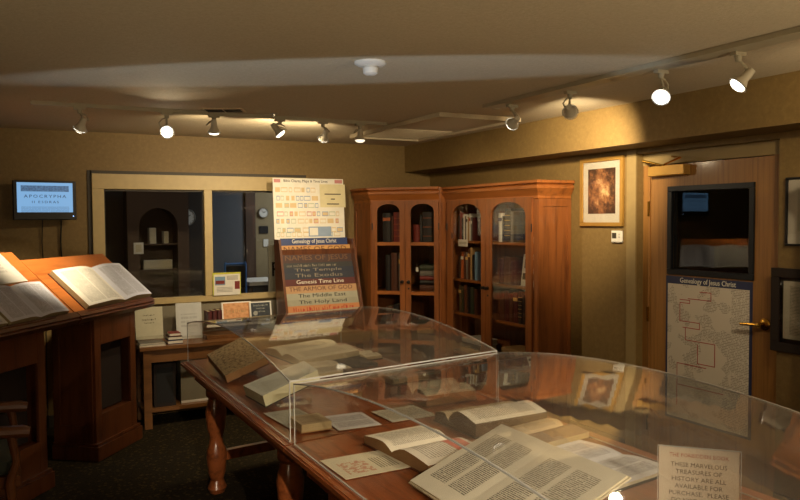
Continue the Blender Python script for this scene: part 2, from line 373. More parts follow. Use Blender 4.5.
# chair in the hall
t = thing('hall_chair', 'blue framed chair standing in the hall behind the right window pane', 'chair', (2.1, 7.7, 0))
plain('blue_frame', rgb(70, 120, 190), .4)
MB().tube([(-.11, 0, 0), (-.11, 0, 1.2), (-.1, 0, 1.22)], .012).tube([(.11, 0, 0), (.11, 0, 1.2), (.1, 0, 1.22)], .012).tube([(-.11, 0, 1.2), (.11, 0, 1.2)], .012).build('frame', 'blue_frame', t)
MB().bx(-.1, .1, -.01, .01, .95, 1.18).build('backrest', 'black', t); MB().bx(-.12, .12, -.3, .02, .75, .79).build('seat', 'black', t)
MB().tube([(-.11, -.28, 0), (-.11, -.28, .77)], .012).build('leg', 'blue_frame', t); MB().tube([(.11, -.28, 0), (.11, -.28, .77)], .012).build('leg', 'blue_frame', t)
# sign with an R
t = thing('hall_sign', 'white sign with a black letter R standing behind the right window pane', 'sign', (2.33, 6.86, .94))
X = facing((-.06, -.012, .24), (1, 0, 0), (0, 0, 1))
MB().bx(-.14, .3, -.01, .01, 0, .48).text('R', .2, X, 1).build('panel', ['white', 'ink'], t)
MB().bx(.1, .13, -.01, .01, -.94, 0).bx(.0, .22, -.1, .1, -.94, -.92).build('post', 'silver', t)
# arched cupboard in the dark part of the hall
t = thing('arched_cupboard', 'dark cupboard with an arched opening of pale objects seen through the left window pane', 'cupboard', (1.42, 8.25, 0))
b = MB(); b.bx(-.32, -.2, 0, .3, 0, 2.0); b.bx(.2, .32, 0, .3, 0, 2.0); b.bx(-.2, .2, 0, .3, 0, .75)
ar = [(.2 * math.cos(a * PI / 10), 1.6 + .2 * math.sin(a * PI / 10)) for a in range(11)]
b.prism([(.2, 2.0)] + ar + [(-.2, 2.0)], 'y', 0, .3); b.bx(-.2, .2, .28, .3, .75, 1.9); b.build('body', 'hall_brown', t)
for z in (1.12, 1.4): MB().bx(-.2, .2, .02, .28, z, z + .015).build('shelf', 'hall_brown', t)
for k, (x, z, ww, h) in enumerate([(-.05, 1.415, .07, .17), (.09, 1.415, .05, .13), (0.0, 1.135, .3, .1)]):
    tag(MB().bx(-ww / 2, ww / 2, -.06, .06, 0, h).bx(-ww / 2 + .01, ww / 2 - .01, -.064, -.06, .01, h - .01, 1).build('display_book', ['white_matte', 'paper'], loc=None), ['pale upright book in the arched cupboard behind the left pane, taller of two', 'pale upright book in the arched cupboard behind the left pane, shorter of two', 'wide pale open volume on the lower shelf of the arched cupboard behind glass'][k], 'book').location = (1.42 + x, 8.38, z)
tag(MB().bx(-.05, .05, -.006, .0, -.05, .07).bx(-.03, .03, -.009, -.006, -.03, .05, 1).build('hall_notice', ['white', 'paper']), 'small white notice fixed to the left side of the arched hall cupboard', 'notice').location = (1.21, 8.25 - .001, 1.36)

# ceiling fittings
t = thing('smoke_detector', 'white round smoke detector on the ceiling above the room', 'smoke detector', (1.50, 3.12, CEIL))
MB().lathe([(.075, 0), (.075, -.008), (.06, -.018), (.035, -.02)][::-1], n=28).build('base_plate', 'white', t, smooth=True)
MB().lathe([(.022, -.06), (.034, -.052), (.036, -.03), (.03, -.02)], n=24).build('sensor', 'white', t, smooth=True)
t = thing('air_vent', 'small ceiling air vent with dark slots above the left track', 'vent', (1.27, 4.87, CEIL), -.45)
MB().bx(-.13, .13, -.08, .08, -.008, 0).build('vent_frame', 'ceiling', t)
for x0, x1 in ((-.115, -.005), (.005, .115)): MB().bx(x0, x1, -.06, .06, -.0095, -.008).build('slot', 'black_matte', t)
t = thing('ceiling_sprinkler', 'tiny sprinkler head on the ceiling right of the air vent', 'sprinkler', (1.62, 4.9, CEIL))
MB().lathe([(.01, -.02), (.012, -.008), (.03, -.004), (.03, 0)], n=16).build('rosette', 'silver', t, smooth=True)
t = thing('ceiling_grille', 'large square return air grille on the ceiling near the corner', 'grille', (2.98, 5.10, CEIL))
b = MB(); a0, a1, c0, c1 = -.37, .32, -.75, .75
b.bx(a0, a1, c0, c0 + .03, -.03, 0).bx(a0, a1, c1 - .03, c1, -.03, 0).bx(a0, a0 + .03, c0 + .03, c1 - .03, -.03, 0).bx(a1 - .03, a1, c0 + .03, c1 - .03, -.03, 0)
b.build('grille_frame', 'ceiling', t)
b = MB(); b.bx(a0 + .03, a1 - .03, c0 + .03, c1 - .03, -.012, -.004)
for k in range(9): b.bx(a0 + .06, a1 - .06, .1 + k * .065, .12 + k * .065, -.02, -.012, 0, None)
b.build('louvre_panel', 'ceiling', t)

# ------------------------------------------------------------ track lighting
tk = thing('lighting_track', 'slim ceiling track running along the window wall with six lamps', 'track', (0.15, 5.0, CEIL))
MB().bx(0.15, 2.52, 4.985, 5.015, CEIL - .022, CEIL).build('rail', 'track_metal', tk, world=True); MB().bx(.13, .17, 4.98, 5.02, CEIL - .025, CEIL).build('end_cap', 'track_metal', tk, world=True); MB().bx(2.5, 2.53, 4.98, 5.02, CEIL - .025, CEIL).build('end_cap', 'track_metal', tk, world=True)
tk = thing('lighting_track', 'slim ceiling track running beside the soffit towards the right edge', 'track', (2.79, 4.0, CEIL))
MB().bx(2.692, 2.805, 0.0, 3.95, CEIL - .022, CEIL).build('rail', 'track_metal', tk, world=True); MB().bx(2.77, 2.81, 3.93, 3.96, CEIL - .025, CEIL).build('end_cap', 'track_metal', tk, world=True)
def track_lamp(x, y, zl, target, label, bright=False, watts=HEAD_W, spot=55, loop=1, blend=.7, wall_wash=0):
    """canopy on the track, bent wire arm, open gimbal ring and glass reflector bulb"""
    t = thing('track_lamp', label, 'track lamp', (x, y, CEIL - .022), 0, 'ceiling track lamps')
    L = Vector((0, 0, zl - (CEIL - .022))); d = (Vector(target) - Vector((x, y, zl))).normalized()
    MB().bx(-.035, .035, -.014, .014, -.016, 0).lathe([(.012, -.04), (.016, -.016)], n=12).build('adapter', 'track_metal', t)
    back = L - d * .075
    side = Vector((loop * .05, 0, 0))
    MB().tube([(0, 0, -.035), (side.x * .6, 0, -.045), tuple(side + Vector((0, 0, -.07))), tuple((side * .7 + back) * .5 + Vector((side.x*.4, 0, L.z*.35))), tuple(back + side * .25)], .004, n=6).tube([(0, 0, -.03), tuple(back * .5 + Vector((0, 0, -.015))), tuple(back)], .0065, n=6).build('arm', 'track_metal', t, smooth=True)
    X = Matrix.Translation(L) @ d.to_track_quat('-Z', 'Y').to_matrix().to_4x4()
    MB().lathe([(.016, .085), (.02, .06), (.021, .035), (.03, .02), (.038, .003), (.038, .001), (.034, .001), (.033, .0025)][::-1], n=24, X=X).build('housing', 'lamp_white', t, smooth=True)
    ln = MB().lathe([(.033, .004), (.035, -.003), (.033, -.010), (.024, -.016), (.010, -.018)], n=24, X=X).build('bulb', 'bulb_bright' if bright == True else (bright or 'bulb'), t, smooth=True)
    MB().tube([tuple(X @ Vector((.043 * math.cos(k * PI / 8), .043 * math.sin(k * PI / 8), -.001))) for k in range(17)], .003, n=6).build('gimbal_ring', 'silver', t, smooth=True)
    if wall_wash:    # spot added beside the head to brighten the window wall
        lk = light('wall_wash_spot', 'SPOT', tuple(L + Vector((0, .06, -.01))), WARM, wall_wash, tuple(L + Vector((0, 1.5, -.12))), .02, 130, 1); lk.parent = t
    lo = light('lamp_beam', 'SPOT', tuple(L + d * .055), WARM, watts, tuple(L + d), .03, spot, blend); lo.parent = t
    return t
#@@LAMPS
track_lamp(.402, 5.0, 2.233, (.12, 5.62, 1.35), 'track lamp above the lecterns, leftmost on the window track', watts=44, spot=62, blend=1)
track_lamp(.926, 5.0, 2.240, (.35, 1.0, 1.25), 'glaring track lamp facing the viewer, second from left on the window track', True, watts=3, spot=90, loop=-1)
track_lamp(1.233, 5.0, 2.255, (1.3, 5.35, 1.0), 'track lamp on a looped arm below the ceiling vent', wall_wash=4, loop=-1, spot=100, blend=1, watts=10)
track_lamp(1.696, 5.0, 2.268, (2.08, 4.85, 1.75), 'track lamp tilted right with a bright lens, fourth along the window track', wall_wash=9, watts=16, spot=130, blend=1)
track_lamp(2.019, 5.0, 2.243, (1.97, 5.5, 1.65), 'track lamp above the chart rack, second from right on the window track', wall_wash=9, watts=19, spot=115, blend=1)
track_lamp(2.314, 5.0, 2.250, (2.25, 4.9, .8), 'track lamp at the right end of the window track beside the grille', 'bulb_dim', watts=16, loop=-1, spot=50)
track_lamp(2.79, 3.77, 2.250, (3.15, 5.5, 1.7), 'track lamp at the far end of the right track beside the grille', watts=25, spot=62, blend=1)
track_lamp(2.79, 3.23, 2.254, (3.78, 4.2, 1.98), 'track lamp on a wide wire loop facing the framed picture', watts=60, loop=-1, spot=75, blend=1)
track_lamp(2.79, 2.577, 2.240, (1.2, 1.6, .9), 'glaring track lamp above the door poster on the right track', True, watts=14, spot=80)
track_lamp(2.79, 2.152, 2.229, (1.7, 2.9, .8), 'track lamp nearest the right edge of the ceiling', watts=20, spot=50)
# unseen spots past the frame edge, the first two on the right track
light('unseen_spot', 'SPOT', (2.79, 1.1, 2.23), WARM, 24, (3.5, 1.95, 1.5), .03, 60, 1)  # added to brighten the bookcase mirrored in the near lid
light('unseen_spot', 'SPOT', (2.79, 1.5, 2.23), WARM, 11, (3.7, 2.4, 1.9), .03, 90, 1)
light('unseen_spot', 'SPOT', (2.4, -1.3, 2.3), (1, .84, .62), 90, (1.6, 1.8, .8), .03, 30, .8)  # added off the track to brighten the near case
light('unseen_spot', 'SPOT', (0.3, -1.3, 2.3), (1, .84, .62), 170, (1.45, 2.7, .8), .03, 27, .6)  # added off the track to brighten the books under the lids

#@@DOOR
XD = 3.87
dr = bpy.data.objects.new('door_1', None); COL.objects.link(dr); dr.location = (XD, 3.2, 0); dr['kind'] = S
LY0, LY1 = 2.735, 3.655
gy0, gy1, gz0, gz1 = 2.858, 3.505, 1.285, 1.865
b = MB(); b.bx(XD, XD + .04, LY0, gy0 + .03, 0, 2.01); b.bx(XD, XD + .04, gy1 - .03, LY1, 0, 2.01)
b.bx(XD, XD + .04, gy0 + .03, gy1 - .03, 0, gz0 + .03); b.bx(XD, XD + .04, gy0 + .03, gy1 - .03, gz1 - .03, 2.01); b.build('door_leaf', 'oak', dr, world=True)
b = MB(); xa, xb = XD - .012, XD + .05
b.bx(xa, xb, gy0, gy1, gz0, gz0 + .035); b.bx(xa, xb, gy0, gy1, gz1 - .035, gz1); b.bx(xa, xb, gy0, gy0 + .035, gz0 + .035, gz1 - .035); b.bx(xa, xb, gy1 - .035, gy1, gz0 + .035, gz1 - .035)
b.build('glazing_frame', 'dark_steel', dr, world=True, bevel=.003)
MB().bx(XD + .01, XD + .018, gy0 + .035, gy1 - .035, gz0 + .035, gz1 - .035).build('pane', 'pane', dr, world=True)
MB().bx(XD - .01, XD + .05, LY1, DY1, 0, 2.06).bx(XD - .01, XD + .05, DY0, LY0, 0, 2.06).build('door_frame', 'oak', dr, world=True)
MB().bx(XD - .012, XD + .05, DY0, DY1, 2.015, DZ).build('door_header', 'header_paint', dr, world=True)
MB().bx(XD - .06, XD, 3.325, 3.63, 1.935, 2.0).build('closer_body', 'gold_frame', dr, world=True, bevel=.006)
MB().tube([(XD - .045, 3.50, 2.0), (XD - .11, 3.62, 2.035), (XD - .03, 3.70, 2.05)], .009).tube([(XD - .045, 3.50, 2.01), (XD - .12, 3.30, 2.04), (XD - .02, 3.46, 2.06)], .007).build('closer_arm', 'brass', dr, world=True)
b = MB(); X = T(XD, 2.785, 1.035) @ RY(-PI / 2)
b.lathe([(.036, 0), (.036, .006), (.026, .014), (.012, .016), (.012, .05), (.015, .055)], X=X, n=24)
b.tube([(XD - .052, 2.785, 1.035), (XD - .056, 2.84, 1.033), (XD - .052, 2.91, 1.028)], [.011, .01, .008])
b.build('door_handle', 'brass', dr, world=True, smooth=True)
for z in (1.72, 1.0, .25): MB().tube([(XD - .012, LY1 + .008, z - .05), (XD - .012, LY1 + .008, z + .05)], .008).build('hinge', 'brass', dr, world=True)
# dark room behind the door glass
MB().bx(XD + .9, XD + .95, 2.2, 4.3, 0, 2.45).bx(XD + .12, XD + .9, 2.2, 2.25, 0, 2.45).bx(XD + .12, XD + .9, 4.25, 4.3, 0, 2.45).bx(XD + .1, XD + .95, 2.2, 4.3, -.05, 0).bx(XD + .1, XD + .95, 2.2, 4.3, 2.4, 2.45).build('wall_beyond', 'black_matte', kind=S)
# poster on the door
n = NT('genealogy_chart'); tc = n.n('ShaderNodeTexCoord'); spx = n.n('ShaderNodeSeparateXYZ'); n.l(tc.outputs['UV'], spx.inputs[0])
u_, v_ = spx.outputs[0], spx.outputs[1]
lv = n.math('MULTIPLY', v_, 90); ln_ = n.math('LESS_THAN', n.math('FRACT', lv), .5)
cb = n.n('ShaderNodeCombineXYZ'); n.l(n.math('MULTIPLY', u_, 60), cb.inputs[0]); n.l(n.math('MULTIPLY', n.math('FLOOR', lv), 3.1), cb.inputs[1])
wd = n.math('GREATER_THAN', n.noise(cb.outputs[0], 1, 1), .45); area = n.math('GREATER_THAN', n.noise(n.coord('UV', (1, 1.6, 1)), 4.5, 1), .52)
side = n.math('GREATER_THAN', u_, .8); area = n.math('MAXIMUM', area, side)
k = n.math('MULTIPLY', n.math('MULTIPLY', ln_, wd), area)
M['genealogy_chart'] = n.fin(n.mix(n.math('MULTIPLY', k, .55), rgb(188, 178, 162), rgb(60, 50, 46)), .6)
plain('poster_blue', rgb(34, 40, 74), .5); plain('poster_red', rgb(160, 56, 50), .6)
t = thing('door_poster', 'genealogy chart poster with blue heading taped to the oak door', 'poster', (XD - .004, 3.18, .35))
b = MB(); x = XD - .002; py0, py1 = 2.865, 3.515
b.bx(x - .001, x, py0, py1, .33, 1.275, 0); b.quad([(x - .0015, py1 - .015, .345), (x - .0015, py0 + .02, .345), (x - .0015, py0 + .02, 1.225), (x - .0015, py1 - .015, 1.225)], 1)
b.text('Genealogy of Jesus Christ', .046, facing((x - .002, (py0 + py1) / 2, 1.25), (0, -1, 0), (0, 0, 1)), 2, width=.42)
def redline(pts):
    for (a, c), (d, e) in zip(pts[:-1], pts[1:]):
        ya, yb = py1 - a * (py1 - py0), py1 - d * (py1 - py0); za, zb = 1.225 - c, 1.225 - e
        b.bx(x - .0025, x - .0018, min(ya, yb) - .0025, max(ya, yb) + .0025, min(za, zb) - .0025, max(za, zb) + .0025, 3)
redline([(.28, .09), (.55, .09), (.55, .04), (.42, .04)]); redline([(.18, .1), (.3, .1), (.3, .12), (.18, .12), (.18, .24), (.42, .24), (.42, .28), (.22, .28)])
redline([(.25, .28), (.25, .36), (.6, .36), (.6, .5), (.4, .5), (.4, .38)]); redline([(.15, .52), (.5, .52)]); redline([(.15, .52), (.15, .66), (.7, .66)]); redline([(.15, .66), (.15, .8)])
b.build('sheet', ['poster_blue', 'genealogy_chart', 'pale_ink', 'poster_red'], t, world=True)

# picture, thermostat, framed documents on the right wall
def frame_on_right(name, label, cat, ya, yb, z0, z1, fw, fmat, matw, art, depth=.025, matm='white'):
    t = thing(name, label, cat, (XR, (ya + yb) / 2, z0))
    b = MB(); x0, x1 = XR - depth, XR - .001
    b.bx(x0, x1, ya, yb, z0, z0 + fw).bx(x0, x1, ya, yb, z1 - fw, z1).bx(x0, x1, ya, ya + fw, z0 + fw, z1 - fw).bx(x0, x1, yb - fw, yb, z0 + fw, z1 - fw)
    b.build('frame', fmat, t, world=True, bevel=.004)
    xm = XR - depth * .45
    if matw: MB().bx(xm, XR - .002, ya + fw, yb - fw, z0 + fw, z1 - fw).build('mount', matm, t, world=True)
    a = ya + fw + matw; c = yb - fw - matw; e = z0 + fw + matw * 1.25; g = z1 - fw - matw
    MB().add([(xm - .001, c, e), (xm - .001, a, e), (xm - .001, a, g), (xm - .001, c, g), (xm, c, e), (xm, a, e), (xm, a, g), (xm, c, g)], [(0, 1, 2, 3), (0, 4, 5, 1), (3, 2, 6, 7), (0, 3, 7, 4), (1, 5, 6, 2)], 0, None, [[(0, 0), (1, 0), (1, 1), (0, 1)], None, None, None, None]).build('print', art, t, world=True)
    MB().bx(x0 + .006, x0 + .008, ya + fw, yb - fw, z0 + fw, z1 - fw).build('glazing', 'cab_glass', t, world=True)
    return t
n = NT('old_print'); tc = n.coord('UV'); a = n.noise(tc, 3.2, 6, .7); c_ = n.n('ShaderNodeTexGradient', gradient_type='SPHERICAL')
mp = n.n('ShaderNodeMapping'); n.l(tc, mp.inputs[0]); mp.inputs['Location'].default_value = (-.5, -.5, 0); n.l(mp.outputs[0], c_.inputs[0])
f = n.math('ADD', n.math('MULTIPLY', a, .8), n.math('MULTIPLY', c_.outputs[0], .35))
M['old_print'] = n.fin(n.ramp(f, [(.38, rgb(30, 20, 16)), (.56, rgb(84, 54, 38)), (.68, rgb(170, 116, 76)), (.8, rgb(240, 206, 150))]), .6)
frame_on_right('framed_picture', 'gold framed brown print with white mount on the wall left of the door', 'picture', 3.828, 4.262, 1.60, 2.095, .028, 'gold_frame', .05, 'old_print')
frame_on_right('framed_print', 'thin black framed pale print cut by the right edge, above the dark framed page', 'picture', 2.26, 2.607, 1.50, 1.875, .012, 'black', .055, 'document')
frame_on_right('framed_document', 'wide dark framed cream document on the wall right of the door handle', 'picture', 2.24, 2.685, .91, 1.375, .05, 'cupboard_dark', .02, 'document', matm='black')
t = thing('thermostat', 'white thermostat with small grey screen beneath the gold framed picture', 'thermostat', (XR, 3.885, 1.49))
MB().bx(XR - .022, XR, 3.835, 3.94, 1.485, 1.57).build('case', 'white', t, world=True, bevel=.012)
MB().bx(XR - .0235, XR - .022, 3.885, 3.925, 1.515, 1.555).build('screen', 'jamb_dark', t, world=True)
for z in (1.52, 1.54): MB().bx(XR - .024, XR - .022, 3.85, 3.862, z, z + .009).build('button', 'silver', t, world=True)

#@@CABINETS
def arched_door(w_, h, x0, x1, z0, zs, rise, y0, y1, X=None):
    """door leaf from local x 0..w_, opening x0..x1 with segmental arch springing at zs"""
    b = MB(); b.bx(0, x0, y0, y1, 0, h, 0, X); b.bx(x1, w_, y0, y1, 0, h, 0, X); b.bx(x0, x1, y0, y1, 0, z0, 0, X)
    k = 14; c = (x0 + x1) / 2; hw = (x1 - x0) / 2
    pts = [(c + hw * math.cos(PI * i / k), zs + rise * math.sin(PI * i / k) ** .8) for i in range(k + 1)]
    # strips up to the top so that the arch stays clean
    for p, q in zip(pts[:-1], pts[1:]):
        vs = [(q[0], y0, q[1]), (p[0], y0, p[1]), (p[0], y0, h), (q[0], y0, h), (q[0], y1, q[1]), (p[0], y1, p[1]), (p[0], y1, h), (q[0], y1, h)]
        b.add(vs, [(0, 1, 2, 3), (4, 7, 6, 5), (0, 4, 5, 1), (3, 2, 6, 7)], 0, X)
    return b
def cabinet(name, label, loc, rz, w_, d, H, plan, stile, shelves, mull=0.0):
    t = thing(name, label, 'bookcase', loc, rz)
    hb = .12; top = H - .1
    # carcass
    b = MB(); th = .02
    b.prism(plan, 'z', 0, hb); b.prism(plan, 'z', top - .02, top)
    k = len(plan)
    for i in range(1, k):                       # every side but the front (0->1)
        p = Vector(plan[i]); q = Vector(plan[(i + 1) % k]); dd = (q - p).normalized(); nn = Vector((-dd.y, dd.x))
        b.prism([tuple(p), tuple(q), tuple(q + nn * th), tuple(p + nn * th)], 'z', hb, top - .02)
    b.build('carcass', 'pine', t)
    fr = MB(); fr.bx(-w_ / 2, -w_ / 2 + stile, -.004, .02, hb, top); fr.bx(w_ / 2 - stile, w_ / 2, -.004, .02, hb, top)
    fr.bx(-w_ / 2 + stile, w_ / 2 - stile, -.004, .02, top - .015, top); fr.build('face_frame', 'pine', t)
    # side panels framed (right return)
    def offs(pl, o):
        c = Vector((0, sum(p[1] for p in pl) / len(pl)));  out = []
        for i in range(len(pl)):
            a, p, q = Vector(pl[i - 1]), Vector(pl[i]), Vector(pl[(i + 1) % len(pl)])
            d1 = (p - a).normalized(); d2 = (q - p).normalized(); n1 = Vector((d1.y, -d1.x)); n2 = Vector((d2.y, -d2.x))
            m = (n1 + n2); m = m / (m.dot(n1)); lim = p + m * o
            out.append((lim.x, min(lim.y, max(pp[1] for pp in pl) - .002) if p.y > .2 and o > 0 else lim.y))
        return out
    cm = MB()
    # cornice only on the visible sides: stepped outward moulding (front and both returns)
    prof = [(0.0, -.03), (.012, -.02), (.012, 0.0), (.02, .015), (.038, .045), (.045, .055), (.045, .075), (.03, .085), (.052, .095), (.052, .115)]
    path = [plan[0], plan[1], plan[2]] if len(plan) == 4 else [plan[4], plan[0], plan[1]]
    P = [Vector(p) for p in path]; ring = []
    for i, p in enumerate(P):
        if i == 0: d2 = (P[1] - p).normalized(); m = Vector((d2.y, -d2.x))
        elif i == len(P) - 1: d1 = (p - P[i - 1]).normalized(); m = Vector((d1.y, -d1.x))
        else:
            d1 = (p - P[i - 1]).normalized(); d2 = (P[i + 1] - p).normalized(); n1 = Vector((d1.y, -d1.x)); n2 = Vector((d2.y, -d2.x)); m = n1 + n2; m = m / m.dot(n1)
        if i in (0, len(P) - 1): p = p - (P[1] - P[0]).normalized() * -.01 if i == 0 else p + (P[i - 1] - p).normalized() * .01
        ring.append([(p.x + m.x * o, p.y + m.y * o, top + z - .01) for o, z in prof] + [(p.x - m.x * .02, p.y - m.y * .02, top + .105), (p.x - m.x * .02, p.y - m.y * .02, top - .04)])
    kk = len(ring[0]); vs = [q for g in ring for q in g]; fs = []
    for i in range(len(ring) - 1):
        for j in range(kk): fs.append((i * kk + j, (i + 1) * kk + j, (i + 1) * kk + (j + 1) % kk, i * kk + (j + 1) % kk))
    fs += [tuple(range(kk)), tuple((len(ring) - 1) * kk + j for j in range(kk))[::-1]]
    cm.add(vs, fs); cm.prism(plan, 'z', top, top + .1); cm.build('cornice', 'pine_x', t)
    b = MB(); b.bx(-w_ / 2 - .012, w_ / 2 + .012, -.015, -.004, 0, hb - .01); b.build('plinth', 'pine', t)
    # framed side panels
    for i in ((1,), (1, len(plan) - 1))[1]:
        p = Vector(plan[i]); q = Vector(plan[(i + 1) % k]); L_ = (q - p).length; dd = (q - p).normalized()
        X = Matrix(((dd.x, dd.y, 0, p.x), (dd.y, -dd.x, 0, p.y), (0, 0, 1, 0), (0, 0, 0, 1)))
        s = MB(); e = .04; s.bx(0, e, 0, .008, hb, top - .03, 0, X).bx(L_ - e, L_ - .004, 0, .008, hb, top - .03, 0, X).bx(e, L_ - e, 0, .008, hb, hb + .1, 0, X).bx(e, L_ - e, 0, .008, top - .09, top - .03, 0, X)
        s.build('side_panel', 'pine', t)
    for z in shelves:
        dep = d - .03
        if len(plan) == 4: b = MB().bx(-w_ / 2 + .022, w_ / 2 - .022, .03, dep, z - .02, z)
        else: b = MB().prism([(-w_ / 2 + .03, .03), (w_ / 2 - .03, .03), (w_ / 2 + .2, .28), (0, d - .1), (-w_ / 2 - .2, .28)], 'z', z - .02, z)
        b.build('shelf', 'pine_x', t)
    dw = (w_ - 2 * stile) / 2; dh = top - .015 - hb; sw, iw = (.045, .052) if mull else (.075, .068)
    for s_ in (0, 1):
        X = T(-w_ / 2 + stile + s_ * dw, 0, hb)
        op0, op1 = (sw, dw - iw) if s_ == 0 else (iw, dw - sw)
        rise = min(.12, (op1 - op0) * .36)
        dz = dh - (.035 if not mull else .03) - rise
        do = arched_door(dw - .003, dh - .003, op0, op1, .1, dz, rise, -.022, -.003, X).build('door', 'pine', t)
        MB().bx(op0 - .005, op1 + .005, -.01, -.007, .095, dh - .03, 0, X).build('pane', 'cab_glass', do)
        if mull:
            for z in shelves[:]:
                if z < top - .2: MB().bx(op0, op1, -.019, -.011, z - .028, z + .002, 0, T(-w_ / 2 + stile + s_ * dw, 0, 0)).build('glazing_bar', 'pine_x', do)
        kx = (-w_ / 2 + stile + dw) + (-.03 if s_ == 0 else .03)
        if not (s_ == 0 and not mull) or True:
            MB().lathe([(.016, 0), (.016, .004), (.006, .006), (.006, .016), (.014, .02), (.012, .03)], n=16, X=T(kx, -.022, 1.09) @ RX(PI / 2)).build('knob', 'black', do, smooth=True)
        hx = -w_ / 2 + stile if s_ == 0 else w_ / 2 - stile
        for z in (top - .25, hb + .25): MB().tube([(hx, -.024, z - .03), (hx, -.024, z + .03)], .005, n=8).build('hinge', 'black', do)
        if s_ == 1: MB().lathe([(.009, 0), (.009, .003)], n=12, X=T(kx, -.022, 1.03) @ RX(PI / 2)).build('keyhole', 'black', do)
    return t
WR = 1.31; RY0 = 5.035
cabR = cabinet('bookcase', 'wide pine bookcase with two arched glass doors against the right wall', (3.48, RY0, 0), -PI / 2, WR, .315, 1.94,
               [(-WR / 2, 0), (WR / 2, 0), (WR / 2, .315), (-WR / 2, .315)], .05, [.48, .83, 1.13, 1.47])
WC = .66
cabC = cabinet('corner_bookcase', 'pine corner bookcase with twin narrow arched doors between chart rack and wide bookcase', (3.19, 5.92, 0), -PI / 4, WC, .84, 1.945,
               [(-WC / 2, 0), (WC / 2, 0), (WC / 2 + .26, .26), (0, .84), (-WC / 2 - .26, .26)], .015, [.55, 1.0, 1.45], mull=1)
# a third bookcase further along the right wall, seen mirrored in the near lid
#@@THIRD
cab3 = copy_thing(cabR, (3.48, 1.57, 0), -PI / 2, 'pine bookcase past the right edge, seen only mirrored in the near lid')

#@@BOOKS
plain('bk_black', rgb(26, 22, 22), .5); plain('bk_brown', rgb(84, 46, 28), .5); plain('bk_red', rgb(120, 36, 28), .5); plain('bk_orange', rgb(178, 92, 44), .5)
plain('bk_grey', rgb(110, 104, 96), .6); plain('bk_white', rgb(210, 206, 194), .5); plain('bk_green', rgb(52, 58, 40), .55); plain('bk_blue', rgb(40, 58, 96), .5)
plain('bk_lightblue', rgb(120, 150, 176), .5); plain('bk_tan', rgb(168, 132, 84), .6); plain('bk_maroon', rgb(76, 24, 22), .5); plain('bk_yellow', rgb(196, 166, 70), .5)
def book(X, x, z, w_, h, d, cov, label, band=None, y=.05, rz=0.0, rx=0.0, group=None, lie=False, bands=1):
    """closed book standing with its spine to the local -y side; X is the frame of its shelf"""
    b = MB()
    r = min(.012, w_ * .3)
    sp = [(-w_ / 2 + .002, r), (-w_ / 2 * .8, .002), (0, 0 - .001), (w_ / 2 * .8, .002), (w_ / 2 - .002, r), (w_ / 2, r), (w_ / 2, d), (w_ / 2 - .003, d), (w_ / 2 - .003, r + .004), (-w_ / 2 + .003, r + .004), (-w_ / 2 + .003, d), (-w_ / 2, d), (-w_ / 2, r)]
    b.prism(sp, 'z', 0, h); b.bx(-w_ / 2 + .003, w_ / 2 - .003, r + .003, d - .006, .004, h - .005, 1)
    if band:
        zs = [.78] if bands == 1 else [.2 + .6 * i / (bands - 1) for i in range(bands)]
        for q in zs:
            hh = .07 if bands == 1 else .012
            b.bx(-w_ / 2 * .86, w_ / 2 * .86, -.0022, .004, h * q - hh * h * .8, h * q + hh * h * .8, 2)
    o = b.build('book', [cov, 'fore_edge', band or 'gold_ink'])
    L_ = T(x, y, z) @ RZ(rz) @ RY(rx)
    if lie: L_ = T(x, y, z + w_ / 2) @ RZ(rz) @ RY(PI / 2) @ T(0, 0, -h / 2)
    o.matrix_world = X @ L_
    return tag(o, label, 'book', group)
XR_ = T(3.48, RY0, 0) @ RZ(-PI / 2); XC_ = T(3.19, 5.92, 0) @ RZ(-PI / 4)
def shelf_row(X, x, z, specs, place, y=.06, group=None):
    """specs: (thickness, height, depth, cover, words, band, lean)"""
    for s in specs:
        w_, h, d, cov, words = s[:5]; band = s[5] if len(s) > 5 else None; lean = s[6] if len(s) > 6 else 0
        nb = s[7] if len(s) > 7 else 1
        off = h * math.sin(abs(lean))
        if lean: x += off if lean < 0 else 0
        book(X, x + w_ / 2, z + (w_ / 2 * math.sin(abs(lean)) if lean else 0) + .0005, w_, h, d, cov, words + ', ' + place, band, y=y, rx=lean, group=group, bands=nb)
        x += w_ + .004 + (off if lean > 0 else 0)
G1 = 'books in the wide bookcase'; G2 = 'books in the corner bookcase'
shelf_row(XR_, -.555, 1.47, [(.03, .22, .15, 'bk_black', 'black spine book far left'), (.018, .25, .15, 'bk_red', 'tall thin red book'), (.03, .2, .16, 'bk_black', 'short black book'), (.016, .23, .15, 'bk_white', 'thin white book with plain spine'),
    (.02, .215, .15, 'bk_grey', 'grey book between two white ones'), (.018, .225, .15, 'bk_white', 'second thin white book', 'ink'), (.022, .21, .15, 'bk_tan', 'tan book among white ones'), (.016, .235, .15, 'bk_white', 'tallest white book', 'red_ink'),
    (.022, .205, .15, 'bk_grey', 'grey book with pale label', 'pale_ink'), (.03, .2, .15, 'bk_maroon', 'maroon book near the hinge rail')], 'top shelf behind the left door of the wide bookcase', group=G1)
shelf_row(XR_, -.55, 1.13, [(.03, .2, .16, 'bk_black', 'black book far left'), (.035, .235, .16, 'bk_orange', 'bright orange spine book', 'pale_ink', .06), (.03, .24, .16, 'bk_brown', 'brown leather book'), (.03, .235, .16, 'bk_grey', 'grey cloth book', 'gold_ink'),
    (.03, .27, .16, 'bk_brown', 'tall brown book', 'gold_ink'), (.028, .28, .16, 'bk_tan', 'tallest tan book'), (.035, .22, .16, 'bk_black', 'wide black book'), (.022, .245, .16, 'bk_lightblue', 'light blue spine book')], 'second shelf behind the left door of the wide bookcase', group=G1)
